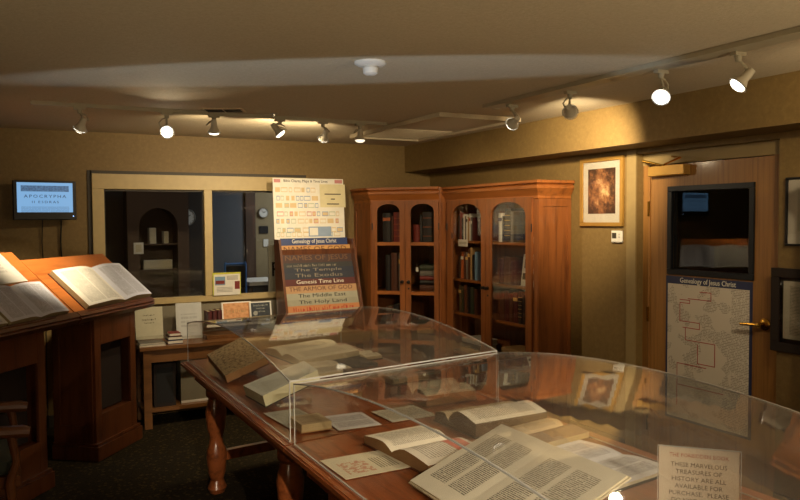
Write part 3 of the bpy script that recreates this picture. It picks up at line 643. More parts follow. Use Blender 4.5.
shelf_row(XR_, -.545, .83, [(.04, .235, .17, 'bk_green', 'dark green book far left', 'gold_ink'), (.035, .23, .17, 'bk_green', 'second dark green book'), (.04, .245, .17, 'bk_brown', 'brown book beside green ones'), (.05, .235, .17, 'bk_black', 'thick black book'), (.06, .235, .17, 'bk_green', 'thickest green book'), (.04, .22, .17, 'bk_brown', 'short brown book')], 'third shelf behind the left door of the wide bookcase', group=G1)
shelf_row(XR_, .06, 1.47, [(.05, .235, .16, 'bk_white', 'white book with blue foot', 'bk_blue'), (.03, .21, .16, 'bk_black', 'narrow black book'), (.075, .27, .16, 'bk_black', 'thick black book with yellow lines', 'bk_yellow', 0, 5), (.03, .25, .16, 'bk_grey', 'grey book with plain spine'), (.05, .24, .16, 'bk_black', 'second thick black book')], 'top shelf behind the right door of the wide bookcase', group=G1)
book(XR_, .49, 1.474, .02, .2, .15, 'bk_white', 'white booklet leaning at the right end of the wide bookcase top shelf', y=.08, rx=.28, group=G1)
shelf_row(XR_, .07, 1.13, [(.05, .2, .16, 'bk_maroon', 'maroon book at the left'), (.1, .22, .16, 'bk_brown', 'very thick brown volume'), (.06, .19, .16, 'bk_maroon', 'short maroon book')], 'second shelf behind the right door of the wide bookcase', group=G1)
tag(MB().bx(-.085, .085, -.006, 0, 0, .25).bx(-.06, .06, -.0075, -.006, .14, .21, 1).bx(-.07, .07, -.0075, -.006, .05, .1, 2).build('magazine', ['bk_white', 'bk_grey', 'bk_green']), 'pale magazine with a dark photo propped on the second shelf of the wide bookcase', 'magazine').matrix_world = XR_ @ T(.43, .08, 1.131) @ RX(-.12)
shelf_row(XR_, .07, .83, [(.07, .24, .17, 'bk_brown', 'thick brown book at the left'), (.06, .25, .17, 'bk_maroon', 'maroon book'), (.05, .23, .17, 'bk_brown', 'plain brown book'), (.06, .24, .17, 'bk_maroon', 'wide maroon book', 'gold_ink'), (.05, .26, .17, 'bk_black', 'black banded book', 'bk_tan', 0, 6), (.05, .24, .17, 'bk_black', 'black book by the hinge')], 'third shelf behind the right door of the wide bookcase', group=G1)
for k in range(3): book(XR_, -.36 + .01 * k, .48 + .045 * k + .0005, .043, .28, .19, ['bk_tan', 'bk_green', 'bk_white'][k], ['tan book at the foot of the flat pile', 'green book in the middle of the flat pile', 'white book on top of the flat pile'][k] + ', lowest left shelf of the wide bookcase', lie=True, group=G1)
for k in range(3): book(XR_, .24 + .01 * k, .48 + .045 * k + .0005, .043, .28, .19, ['bk_brown', 'bk_black', 'bk_tan'][k], ['brown book at the foot of the flat pile', 'black book in the middle of the flat pile', 'tan book on top of the flat pile'][k] + ', lowest right shelf of the wide bookcase', lie=True, group=G1)
tag(MB().bx(-.075, .075, -.0015, 0, -.05, .01).bx(-.06, .06, -.0018, -.0015, -.03, -.01, 1).build('shelf_label', ['white', 'sheet_text']), 'small white label card on the top shelf edge of the wide bookcase', 'label').matrix_world = XR_ @ T(-.42, .0285, 1.47)
shelf_row(XC_, -.245, 1.45, [(.085, .27, .16, 'bk_black', 'thick black book with orange label', 'bk_orange'), (.012, .24, .16, 'bk_brown', 'slim brown book'), (.075, .275, .16, 'bk_red', 'thick red brown book', 'bk_orange', 0, 4), (.02, .26, .16, 'bk_brown', 'narrow brown book')], 'top shelf behind the left door of the corner bookcase', group=G2)
shelf_row(XC_, .05, 1.45, [(.06, .16, .16, 'bk_red', 'short pale red book'), (.02, .25, .16, 'bk_black', 'thin black book'), (.1, .275, .16, 'bk_black', 'thick black book with orange bands', 'bk_orange', 0, 3)], 'top shelf behind the right door of the corner bookcase', group=G2)
shelf_row(XC_, -.22, 1.0, [(.05, .33, .18, 'bk_black', 'tall black folio'), (.07, .35, .18, 'bk_brown', 'tall brown folio'), (.06, .345, .18, 'bk_grey', 'tall grey brown folio', 'gold_ink')], 'middle shelf behind the left door of the corner bookcase', group=G2)
zz = 1.0
for k, (hh, cv, wd_) in enumerate([(.06, 'bk_brown', 'brown book at the bottom'), (.04, 'bk_black', 'black book second from the bottom'), (.035, 'bk_red', 'red book in the middle'), (.05, 'bk_grey', 'grey book second from the top'), (.05, 'bk_green', 'dark green book on top')]):
    book(XC_, .2, zz + .0005, hh, .17, .2, cv, wd_ + ' of the flat stack in the corner bookcase', lie=True, group=G2); zz += hh + .0015
tag(MB().bx(-.012, .012, -.001, .001, -.04, 0).tube([(0, 0, 0), (0, 0, .03)], .001, n=5).build('price_tag', 'white'), 'small white price tag hanging inside the right door of the corner bookcase', 'tag').matrix_world = XC_ @ T(.09, .05, 1.22)
shelf_row(XC_, -.22, .55, [(.07, .3, .18, 'bk_brown', 'brown folio at the left'), (.06, .32, .18, 'bk_black', 'black folio in the middle'), (.05, .3, .18, 'bk_maroon', 'maroon folio at the right')], 'lowest shelf behind the left door of the corner bookcase', group=G2)
zz = .55
for k, (hh, cv, wd_) in enumerate([(.06, 'bk_brown', 'large brown book at the bottom'), (.05, 'bk_tan', 'large tan book in the middle'), (.05, 'bk_green', 'large green book on top')]):
    book(XC_, .19, zz + .0005, hh, .2, .2, cv, wd_ + ' of the low stack in the corner bookcase', lie=True, group=G2); zz += hh + .0015
#@@LECTERN
TH = math.radians(38.5); EV = Vector((math.sin(TH), math.cos(TH), 0)); NV = Vector((-math.cos(TH), math.sin(TH), 0))
LF = Vector((.3386, 5.2174, 0))
# lectern frame: local x along the ledge, local y away from the reader
def lect(label, loc, w0, w1, slope, body0=.30, body1=.86):
    t = thing('lectern', label, 'lectern', loc, PI / 2 - TH, 'wooden lecterns')
    zf = 1.06; run, rise = slope
    X = facing((w0, 0, zf), (1, 0, 0), (0, run, rise)); sl = math.hypot(run, rise)
    # slanted board with a veneer border
    b = MB(); b.bx(0, w1 - w0, 0, sl, -.03, 0, 0, X); b.build('slanted_top', 'lectern_wood_lit', t, bevel=.003)
    b = MB(); b.bx(-.005, w1 - w0 + .005, -.045, 0, -.028, .014, 0, X); b.bx(0, w1 - w0, -.06, -.045, -.045, .0, 0, X); b.build('ledge', 'lectern_wood', t, bevel=.006)
    # body with sloping head
    by0, by1 = .04, .04 + .30; k = rise / run
    def top(y): return zf - .032 + k * y - .01
    fr = .07
    b = MB()
    # side walls as prisms in the yz plane
    for xa in (body0, body1 - .025): b.prism([(by0, .12), (by1, .12), (by1, top(by1)), (by0, top(by0))], 'x', xa, xa + .025)
    b.bx(body0 + .025, body1 - .025, by1 - .02, by1, .12, top(by1 - .02)); b.bx(body0 + .025, body1 - .025, by0, by1 - .02, .12, .3)
    b.build('cabinet_body', 'lectern_wood', t)
    b = MB(); z1 = top(by0); rz0, rz1 = .31, .80; f0, f1 = body0 + .025, body1 - .025
    b.bx(body0, body0 + fr, by0 - .02, by0, .12, z1); b.bx(body1 - fr, body1, by0 - .02, by0, .12, z1); b.bx(body0 + fr, body1 - fr, by0 - .02, by0, .12, rz0); b.bx(body0 + fr, body1 - fr, by0 - .02, by0, rz1, z1)
    b.build('front_frame', 'lectern_wood', t, bevel=.003)
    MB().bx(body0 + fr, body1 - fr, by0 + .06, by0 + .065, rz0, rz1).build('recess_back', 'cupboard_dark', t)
    # framed left side
    b = MB(); s0 = body0 - .012
    b.bx(s0, body0, by0, by0 + .05, .12, top(by0)); b.bx(s0, body0, by1 - .05, by1, .12, top(by1 - .05)); b.bx(s0, body0, by0 + .05, by1 - .05, .12, .24); b.bx(s0, body0, by0 + .05, by1 - .05, .86, .95)
    b.build('side_frame', 'lectern_wood', t)
    b = MB(); o = .03
    b.bx(body0 - o, body1 + o, by0 - .02 - o, by1 + .01, 0, .1); b.bx(body0 - .02, body1 + .02, by0 - .04, by1 + .005, .1, .122); b.build('plinth', 'lectern_wood', t, bevel=.008)
    b = MB(); b.bx(body0 - .1, body1 + .04, by0 - .05, by0 - .02, z1 - .045, z1 - .01); b.bx(body0 - .12, body1 + .06, by0 - .065, by0 - .01, z1 - .02, z1 + .01); b.build('moulding', 'lectern_wood', t, bevel=.004)
    return t
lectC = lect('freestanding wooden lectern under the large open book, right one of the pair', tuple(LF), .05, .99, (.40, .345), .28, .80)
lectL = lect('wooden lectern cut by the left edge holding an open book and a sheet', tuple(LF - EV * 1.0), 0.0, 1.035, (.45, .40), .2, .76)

def page_side(b, X, s, w_, h, t, mtop, medge, flip=False, curl=1.0):
    """one half of an open book: page block with a bulged top. s=-1 left, +1 right, gutter at x=0, y 0..h"""
    N = 9; xs = [i / N for i in range(N + 1)]
    def zt(q): return t * (.42 + .58 * math.sin(min(1, q / .38) * PI / 2)) - t * .30 * curl * max(0, (q - .38) / .62) ** 1.5
    pts = [(s * w_ * q, zt(q)) for q in xs]
    vs = []; 
    for x, z in pts: vs += [(x, 0, z), (x, h, z), (x, 0, .002), (x, h, .002)]
    for i in range(N):
        a, c = i * 4, (i + 1) * 4; q0, q1 = xs[i], xs[i + 1]
        u0, u1 = (q0, q1) if s > 0 else (1 - q0, 1 - q1)
        top = (a, c, c + 1, a + 1) if s > 0 else (c, a, a + 1, c + 1)
        uv = [(u0, 0), (u1, 0), (u1, 1), (u0, 1)] if s > 0 else [(u1, 0), (u0, 0), (u0, 1), (u1, 1)]
        b.add([vs[k] for k in top], [(0, 1, 2, 3)], mtop, X, [uv])
        b.add([vs[a], vs[c], vs[c + 2], vs[a + 2]], [(3, 2, 1, 0) if s > 0 else (0, 1, 2, 3)], medge, X)
        b.add([vs[a + 1], vs[c + 1], vs[c + 3], vs[a + 3]], [(0, 1, 2, 3) if s > 0 else (3, 2, 1, 0)], medge, X)
    e = N * 4
    b.add([vs[e], vs[e + 1], vs[e + 3], vs[e + 2]], [(3, 2, 1, 0) if s > 0 else (0, 1, 2, 3)], medge, X)
    b.add([vs[2], vs[3], vs[e + 3], vs[e + 2]], [(0, 1, 2, 3) if s < 0 else (3, 2, 1, 0)], medge, X)
    return b
def open_book(label, X, wl, wr, h, t, pl='page_cream', pr=None, edge='fore_edge', cover='bk_brown', tl=None, cat='book', group=None, extra=None, name='open_book', curl=1.0):
    """X: matrix with local x left to right over the pages, local y up the page, origin at the foot of the gutter"""
    tl = tl or t
    o = bpy.data.objects.new(name, None); COL.objects.link(o); o.matrix_world = X; o.empty_display_size = .05
    o.rotation_mode = 'XYZ'; loc, rot, sc = X.decompose(); o.location = loc; o.rotation_euler = rot.to_euler()
    tag(o, label, cat, group)
    MB().bx(-wl - .006, 0, -.006, h + .006, -.004, .001).bx(0, wr + .006, -.006, h + .006, -.004, .001).build('cover', cover, o)
    page_side(MB(), None, -1, wl, h, tl, 0, 1, curl=curl).build('page_block', [pl, edge], o, smooth=True)
    page_side(MB(), None, 1, wr, h, t, 0, 1, curl=curl).build('page_block', [pr or pl, edge], o, smooth=True)
    if extra: extra(o)
    return o
def slope_X(loc, w0, slope, e, s, up=.004):
    run, rise = slope; sl = math.hypot(run, rise)
    Lm = T(*loc) @ RZ(PI / 2 - TH); d = Vector((0, run, rise)) / sl; nn = Vector((1, 0, 0)).cross(d)
    p = Vector((e, 0, 1.06)) + d * s + nn * up
    return Lm @ facing(tuple(p), (1, 0, 0), tuple(d))
plain('bk_maroon2', rgb(70, 22, 20), .5)
page('lectern_page', rgb(222, 212, 180), INK, 2, 44, .1, .07, .04, .5)
page('lectern_cols', rgb(204, 200, 190), INK, 2, 48, .1, .07, .04, .55)
open_book('large open book with cream pages and dark red cover on the right lectern', slope_X(LF, .05, (.40, .345), .63, .008), .46, .36, .36, .05, 'lectern_page', 'lectern_cols', cover='bk_maroon2')
open_book('open book with grey double columns on the left lectern near its ledge', slope_X(LF - EV, 0, (.45, .40), .70, .008), .27, .27, .28, .035, 'lectern_cols', cover='bk_brown')
open_book('second open book at the left edge beside the grey column book', slope_X(LF - EV, 0, (.45, .40), .14, .008), .12, .27, .2, .03, 'lectern_page', cover='bk_brown')
o = MB().bx(0, .5, 0, .28, 0, .012, 1, None, mt=0).build('paper_sheet', ['brochure_pale', 'paper']); o.matrix_world = slope_X(LF - EV, 0, (.45, .40), .40, .32, .001)
tag(o, 'large pale sheet leaning on the upper half of the left lectern', 'paper')
# ------------------------------------------------------------ television
#@@TV
n = NT('screen_page'); tc = n.n('ShaderNodeTexCoord'); spx = n.n('ShaderNodeSeparateXYZ'); n.l(tc.outputs['UV'], spx.inputs[0]); u_, v_ = spx.outputs[0], spx.outputs[1]
band = n.math('MULTIPLY', n.math('GREATER_THAN', v_, .7), n.math('LESS_THAN', v_, .9)); bandu = n.math('MULTIPLY', n.math('GREATER_THAN', u_, .07), n.math('LESS_THAN', u_, .93))
orn = n.math('MULTIPLY', n.math('MULTIPLY', band, bandu), n.math('MULTIPLY_ADD', n.noise(n.coord('UV', (30, 16, 1)), 1, 3), .8, .35))
lv = n.math('MULTIPLY', v_, 34); lo_ = n.math('MULTIPLY', n.math('LESS_THAN', n.math('FRACT', lv), .5), n.math('LESS_THAN', v_, .2))
cb = n.n('ShaderNodeCombineXYZ'); n.l(n.math('MULTIPLY', u_, 50), cb.inputs[0]); n.l(n.math('FLOOR', lv), cb.inputs[1])
txt = n.math('MULTIPLY', n.math('MULTIPLY', lo_, bandu), n.math('GREATER_THAN', n.noise(cb.outputs[0], 1, 1), .4))
colr = n.mix(n.math('MAXIMUM', orn, n.math('MULTIPLY', txt, .45)), rgb(128, 178, 224), rgb(40, 62, 92))
n.b.inputs['Base Color'].default_value = (.02, .02, .02, 1); n.l(colr, n.b.inputs['Emission Color']); n.b.inputs['Emission Strength'].default_value = .95; n.b.inputs['Roughness'].default_value = .3
M['screen_page'] = n.m
emit('screen_ink', rgb(30, 50, 84), .9)
tv = thing('television', 'small wall mounted television showing a blue lit old title page', 'television', (.25, 6.40, 1.828), math.radians(6))
MB().bx(-.225, .225, -.02, .02, -.155, .15).build('casing', 'black', tv, bevel=.006)
b = MB(); b.quad([(-.198, -.0215, -.095), (.198, -.0215, -.095), (.198, -.0215, .135), (-.198, -.0215, .135)])
b.text('APOCRYPHA', .034, facing((0, -.022, .028), (1, 0, 0), (0, 0, 1)), 1, width=.3, spacing=1.35); b.text('II ESDRAS', .026, facing((0, -.022, -.016), (1, 0, 0), (0, 0, 1)), 1, width=.19, spacing=1.35)
b.build('screen', ['screen_page', 'screen_ink'], tv)
MB().lathe([(.004, 0), (.004, .002)], n=10, X=T(.2, -.02, -.125) @ RX(PI / 2)).build('power_light', 'led', tv)
MB().bx(-.04, .04, .02, .1, -.04, .04).bx(-.06, .06, .1, .125, -.08, .08).build('wall_bracket', 'black', tv)
for k, (x, lab) in enumerate([(.235, 'black cable hanging below the television, left of two'), (.37, 'thicker black cable hanging below the right part of the television')]):
    tag(MB().tube([(x, 6.5, 1.72), (x - .01, 6.515, 1.5), (x + .005, 6.515, 1.1), (x, 6.515, .5), (x, 6.515, .01)], .004 + .002 * k, n=6).build('cable', 'black', loc=(x, 6.5, .01)), lab, 'cable')

#@@DESK
# low side table under the window
dk = thing('side_table', 'long low wooden table under the window carrying brochures and the chart rack', 'table', (1.9, 6.28, 0))
DX0, DX1, DY_0, DY_1, DZT = .88, 2.92, 6.06, 6.49, .66
MB().bx(DX0, DX1, DY_0, DY_1, DZT - .03, DZT).build('table_top', 'desk_wood', dk, world=True, bevel=.004)
for x in (DX0 + .03, DX1 - .09):
    for y in (DY_0 + .02, DY_1 - .07): MB().bx(x, x + .06, y, y + .05, 0, DZT - .03).build('leg', 'desk_wood', dk, world=True)
MB().bx(DX0 + .09, DX1 - .09, DY_0 + .03, DY_0 + .05, DZT - .13, DZT - .03).bx(DX0 + .04, DX0 + .06, DY_0 + .07, DY_1 - .07, DZT - .13, DZT - .03).build('apron', 'desk_wood', dk, world=True)
MB().bx(DX0 + .03, DX1 - .04, DY_0 + .07, DY_1 - .07, .12, .15).build('lower_shelf', 'desk_wood', dk, world=True)
tag(MB().bx(1.0, 1.17, 6.16, 6.34, .151, .50).bx(1.02, 1.15, 6.156, 6.16, .18, .47, 1).build('storage_box', ['cupboard_dark', 'black_matte'], loc=(1.08, 6.25, .151)), 'dark box standing on the lower shelf of the window table', 'box')
tag(MB().bx(1.22, 1.62, 6.20, 6.36, .151, .52).bx(1.22, 1.62, 6.195, 6.20, .151, .17, 1).build('storage_box', ['panel_grey', 'white'], loc=(1.4, 6.28, .151)), 'greyish carton with a white lower rim under the window table', 'box')
# raised white display step
tag(MB().bx(1.44, 2.02, 6.20, 6.48, DZT, .692).bx(1.44, 2.02, 6.19, 6.20, .765, .785, 1).build('display_riser', ['desk_wood', 'white_matte'], loc=(1.73, 6.3, DZT)), 'low display riser with a white front lip on the window table', 'riser')
def leaflet(label, x0, x1, y, z0, z1, mat, lean=.12, name='brochure', title=None, cat='brochure'):
    t = thing(name, label, cat, ((x0 + x1) / 2, y, z0)); w_ = x1 - x0; h = z1 - z0
    X = T(0, 0, 0) @ RX(-lean)
    b = MB(); b.bx(-w_ / 2, w_ / 2, .0, .004, 0, h, 1, X); b.quad([(-w_ / 2 + .001, -.0005, .001), (w_ / 2 - .001, -.0005, .001), (w_ / 2 - .001, -.0005, h - .001), (-w_ / 2 + .001, -.0005, h - .001)], 0, X)
    if title:
        for (tx, zz_, sz, mi) in title: b.scrawl(tx, sz, X @ facing((0, -.001, h * zz_), (1, 0, 0), (0, 0, 1)), mi)
    b.build('card', [mat, 'white', 'ink', 'red_ink', 'pale_ink'], t)
    b = MB(); b.bx(-w_ / 2 - .002, w_ / 2 + .002, -.025, .06, 0, .003); b.bx(-w_ / 2 - .002, w_ / 2 + .002, -.028, -.025, 0, .03)
    b.add([(-.01, .005, .003), (.01, .005, .003), (.01, .09, .003), (-.01, .09, .003), (-.01, h * .7 * math.sin(lean) + .006, h * .7), (.01, h * .7 * math.sin(lean) + .006, h * .7)], [(0, 1, 2, 3), (0, 4, 5, 1), (3, 2, 5, 4), (0, 3, 4), (1, 5, 2)])
    b.build('holder', 'acrylic', t)
    return t
leaflet('white brochure with a dark heading at the left end of the window table', .885, 1.10, 6.27, DZT + .035, .955, 'notice_card', title=[(.09, .74, .013, 2), (.11, .6, .016, 2), (.08, .5, .011, 2)])
leaflet('plain white notice beside the lower window frame, right of the headed brochure', 1.222, 1.436, 6.34, DZT, .965, 'brochure_pale')
plain('booklet_red', rgb(120, 40, 34), .5)
def flat_stack(x, y, z, specs):
    for (w_, d, h, m, lab) in specs:
        tag(MB().bx(-w_ / 2, w_ / 2, -d / 2, d / 2, 0, h * .15).bx(-w_ / 2 + .002, w_ / 2 - .002, -d / 2 + .002, d / 2 - .002, h * .15, h * .85, 1).bx(-w_ / 2, w_ / 2, -d / 2, d / 2, h * .85, h).build('booklet', [m, 'paper_white']), lab, 'booklet').location = (x, y, z + .0003); z += h + .0008
flat_stack(.985, 6.17, DZT, [(.2, .15, .014, 'bk_white', 'white booklet at the bottom of the pile before the headed brochure'), (.19, .14, .014, 'bk_grey', 'grey booklet on top of the pile before the headed brochure')])
flat_stack(1.17, 6.2, DZT, [(.12, .14, .03, 'bk_blue', 'blue grey booklet at the bottom of the small dark pile'), (.11, .13, .03, 'bk_black', 'black booklet in the middle of the small dark pile'), (.09, .12, .025, 'booklet_red', 'red booklet on top of the small dark pile')])
for k in range(3):
    book(T(1.46, 6.24, .7855), .02 + k * .042, 0, .038, .105 + .004 * k, .14, 'bk_maroon', ['small maroon book, left of three on the riser', 'small maroon book, middle of three on the riser', 'small maroon book, right of three on the riser'][k], None, y=0)
plain('faint_ink2', rgb(150, 150, 140), .6)
n = NT('tan_cover'); f = n.noise(n.coord('UV', (4, 3, 1)), 2, 4); M['tan_cover'] = n.fin(n.ramp(f, [(.35, rgb(176, 120, 72)), (.6, rgb(202, 148, 98))]), .5)
n = NT('navy_cover'); f = n.noise(n.coord('UV', (4, 3, 1)), 2, 4); M['navy_cover'] = n.fin(n.ramp(f, [(.35, rgb(26, 30, 36)), (.7, rgb(46, 54, 62))]), .5)
def stand_book(label, x0, x1, y, z0, z1, mat, ink, words):
    t = thing('cover_display', label, 'book', ((x0 + x1) / 2, y, z0)); w_ = x1 - x0; h = z1 - z0; X = RX(-.2)
    b = MB(); b.bx(-w_ / 2, w_ / 2, 0, .02, 0, h, 1, X); b.quad([(-w_ / 2 + .012, -.001, .01), (w_ / 2 - .012, -.001, .01), (w_ / 2 - .012, -.001, h - .01), (-w_ / 2 + .012, -.001, h - .01)], 0, X)
    for tx, q, sz in words: b.scrawl(tx, sz, X @ facing((0, -.002, h * q), (1, 0, 0), (0, 0, 1)), 2)
    if mat == 'navy_cover': b.lathe([(.02, 0), (.02, .001)], n=16, m=2, X=X @ T(-w_ * .25, -.001, h * .38) @ RX(PI / 2))
    b.build('volume', [mat, 'white', ink], t)
    MB().bx(-w_ / 2, w_ / 2, .0, .012, 0, .004).tube([(-w_ * .3, .03, 0.003), (-w_ * .3, .1, .003), (-w_ * .3, .055, h * .6)], .003).tube([(w_ * .3, .03, .003), (w_ * .3, .1, .003), (w_ * .3, .055, h * .6)], .003).build('easel', 'black', t)
stand_book('tan picture book standing on the riser below the window postcard', 1.60, 1.86, 6.3, .786, .955, 'tan_cover', 'bk_tan', [(.18, .5, .03)])
stand_book('dark blue book with pale lettering standing beside the chart rack', 1.835, 2.03, 6.265, .786, .95, 'navy_cover', 'faint_ink2', [(.13, .78, .018), (.08, .62, .014), (.09, .46, .016)])
# postcard on the sill
plain('lime', rgb(196, 196, 60), .5)
t = thing('postcard', 'white card with yellow border and small photos leaning on the right window pane', 'card', (1.69, YB - .03, 1.0))
b = MB(); b.bx(-.125, .125, -.004, 0, 0, .2, 0); b.bx(-.125, .125, -.005, -.004, .185, .2, 1); b.bx(-.125, -.115, -.005, -.004, 0, .185, 1); b.bx(.118, .125, -.005, -.004, 0, .185, 1)
b.bx(-.105, -.015, -.0055, -.004, .09, .165, 2); b.bx(-.1, -.02, -.006, -.0055, .1, .13, 3); b.bx(.07, .115, -.0055, -.004, .05, .12, 3)
for k in range(4): b.bx(.0, .1, -.005, -.004, .165 - k * .01, .169 - k * .01, 4)
for k in range(4): b.bx(-.09, .05, -.005, -.004, .03 + k * .012, .033 + k * .012, 4)
b.build('card', ['white', 'lime', 'bk_lightblue', 'bk_red', 'bk_grey'], t).location = (0, -.012, -.008 + .008)

#@@RACK
rk = thing('chart_rack', 'tall wooden rack of stepped chart headings standing on the window table', 'rack', (2.4, 6.1, DZT))
RX0, RX1 = 2.075, 2.757
def yq(z): return 5.93 + (z - DZT) * .26
for x in (RX0 - .02, RX1):
    # sloping side board
    MB().prism([(yq(.66) - .03, .66), (yq(.66) + .26, .66), (yq(1.49) + .12, 1.49), (yq(1.49) - .01, 1.49)], 'x', x, x + .02).build('side_board', 'lectern_wood', rk, world=True)
MB().bx(RX0, RX1, yq(.66) + .24, yq(.66) + .255, .66, 1.40).bx(RX0, RX1, yq(.66) - .02, yq(.66) + .24, .66, .68).build('back_board', 'lectern_wood', rk, world=True)
plain('faint_ink', rgb(132, 122, 104), .6)
bands = [('', 'tb11', rgb(186, 122, 74), 'red_ink', .86, .92), ('The Holy Land', 'tb10', rgb(150, 146, 124), 'ink', .92, .972), ('The Middle East', 'tb9', rgb(160, 156, 134), 'ink', .972, 1.027), ('THE ARMOR OF GOD', 'tb8', rgb(180, 140, 98), 'bk_brown', 1.027, 1.09),
         ('Genesis Time Line', 'tb7', rgb(84, 28, 22), 'pale_ink', 1.09, 1.15), ('The Exodus', 'tb6', rgb(36, 40, 52), 'faint_ink', 1.15, 1.205), ('The Temple', 'tb5', rgb(30, 36, 52), 'faint_ink', 1.205, 1.25), ('faint slanting letters', 'tb4', rgb(42, 42, 42), 'faint_ink', 1.25, 1.295),
         ('NAMES OF JESUS', 'tb3', rgb(62, 34, 26), 'c_gold_dim', 1.295, 1.37), ('NAMES OF GOD', 'tb2', rgb(190, 140, 76), 'bk_brown', 1.37, 1.45), ('Genealogy of Jesus Christ', 'tb1', rgb(30, 50, 100), 'pale_ink', 1.45, 1.515)]
plain('c_gold_dim', rgb(112, 76, 44), .6)
names = ['orange', 'pale grey green', 'light grey', 'tan', 'dark red', 'charcoal', 'navy', 'black', 'dark brown', 'golden', 'blue']
for k, (tx, mn, c, ink, z0, z1) in enumerate(bands):
    plain(mn, c, .45)
    y = yq(z0) + .002
    wx0, wx1 = RX0 + .003, RX1 - .003
    if k == 10: wx0, wx1 = RX0 + .02, RX1 - .02
    X = facing(((wx0 + wx1) / 2, y, z0), (1, 0, 0), (0, .26, 1)) @ T(0, 0, -.007 * k); hh = (z1 - z0) * 1.04; W = wx1 - wx0
    b = MB(); b.bx(-W / 2, W / 2, -.05 if k > 1 else 0, hh, -.002 - .0, 0, 0, X)
    t = 'ARMOR'; 
    if k == 7: b.scrawl(W * .7, hh * .5, X @ T(-.05, hh * .4, .0), 1, seed=8)
    elif tx: b.text(tx, hh * .8, X @ T(0, hh * .57, .0006), 1, width=W * (.88 if tx.isupper() else .66))
    else: b.scrawl(W * .84, hh * .62, X @ T(0, hh * .4, .0), 1, seed=5)
    o = b.build('folded_chart', [mn, ink]); o.location = (0, 0, 0)
    tag(o, names[k] + ' folded chart headed ' + (tx or 'in orange red letters').replace('faint', 'with faint') + ' in the wooden rack', 'chart', 'folded charts in the rack')
# the big catalogue poster behind the rack
plain('poster_paper', rgb(226, 220, 206), .6); plain('c_red', rgb(196, 130, 126), .6); plain('c_blue', rgb(140, 158, 182), .6); plain('c_green', rgb(176, 184, 160), .6); plain('c_tan', rgb(210, 184, 140), .6); plain('c_dark', rgb(70, 60, 54), .6)
ps = thing('catalogue_poster', 'tall white poster of small bible charts and maps standing behind the rack', 'poster', (2.3, 6.2, 1.42))
def PX(x, z): return facing((x, 6.25 + (z - 1.4) * .07, z), (1, 0, 0), (0, .07, 1))
X = PX(0, 1.38)
b = MB(); b.bx(2.06, 2.735, .08, .655, -.006, 0, 0, X)
b.text('Bible Charts, Maps & Time Lines', .034, X @ T(2.37, .63, .001), 1, width=.42); b.bx(2.07, 2.13, .615, .645, 0, .001, 2, X); b.bx(2.65, 2.725, .615, .647, 0, .001, 2, X)
rnd = random.Random(3)
for r_, vv in enumerate([.53, .455, .39, .315, .25, .17, .13]):
    x = 2.08 + .01 * (r_ % 2)
    while x < (2.47 if vv > .38 else 2.66):
        ww = rnd.choice([.03, .045, .06, .03]); b.bx(x, x + ww, vv, vv + .042, 0, .0012, rnd.choice([2, 3, 4, 5, 5, 3]), X)
        b.bx(x + .004, x + ww - .004, vv + .006, vv + .034, .0012, .0016, rnd.choice([0, 0, 5]), X); x += ww + rnd.choice([.008, .02, .014])
b.bx(2.38, 2.60, .13, .22, 0, .002, 3, X); b.bx(2.39, 2.47, .14, .21, .002, .003, 0, X)
b.build('sheet', ['poster_paper', 'ink', 'c_red', 'c_blue', 'c_green', 'c_tan'], ps, world=True)
plain('note_cream', rgb(214, 202, 160), .7)
b = MB(); b.bx(2.50, 2.75, .395, .605, .003, .005, 0, X)
for k, (ww) in enumerate((.16, .04, .12)): b.bx(2.625 - ww / 2, 2.625 + ww / 2, .51 - k * .045, .52 - k * .045, .005, .0056, 1, X)
b.build('price_notice', ['note_cream', 'c_dark'], ps, world=True)['label'] = 'cream notice with three short lines'
MB().bx(2.34, 2.38, 6.33, 6.345, .66, 1.9).bx(2.30, 2.42, 6.30, 6.42, .66, .67).build('support', 'c_dark', ps, world=True)

#@@CHAIR
ch = thing('armchair', 'dark wooden armchair with grey green cushion cut by the lower left edge', 'chair', (-.22, 4.28, 0))
for y in (4.0, 4.55):
    MB().tube([(-.48, y, .655), (-.3, y, .665), (-.1, y, .65), (.03, y, .642), (.06, y, .635)], [.022, .026, .03, .032, .026], n=10).build('arm', 'chair_wood', ch, world=True, smooth=True)
    MB().tube([(-.02, y, .635), (.0, y, .5), (-.03, y, .4), (-.02, y, .2), (-.03, y, 0)], [.022, .018, .024, .02, .018], n=10).build('leg', 'chair_wood', ch, world=True, smooth=True)
    MB().tube([(-.48, y, 0), (-.47, y, .42), (-.5, y, .7), (-.58, y, 1.02)], [.018, .024, .022, .02], n=10).build('leg', 'chair_wood', ch, world=True, smooth=True)
MB().bx(-.48, .02, 4.02, 4.53, .36, .42).build('seat_frame', 'chair_wood', ch, world=True, bevel=.012)
MB().bx(-.46, -.01, 4.04, 4.51, .42, .49).build('cushion', 'cushion', ch, world=True, bevel=.025)
b = MB()
for k in range(5): y = 4.09 + k * .095; b.bx(-.525, -.505, y, y + .03, .5, .94)
b.bx(-.58, -.55, 4.02, 4.53, .94, 1.0).build('backrest', 'chair_wood', ch, world=True, bevel=.006)
for y in (4.01, 4.54): MB().bx(-.46, -.02, y - .012, y + .012, .17, .20).build('stretcher', 'chair_wood', ch, world=True)

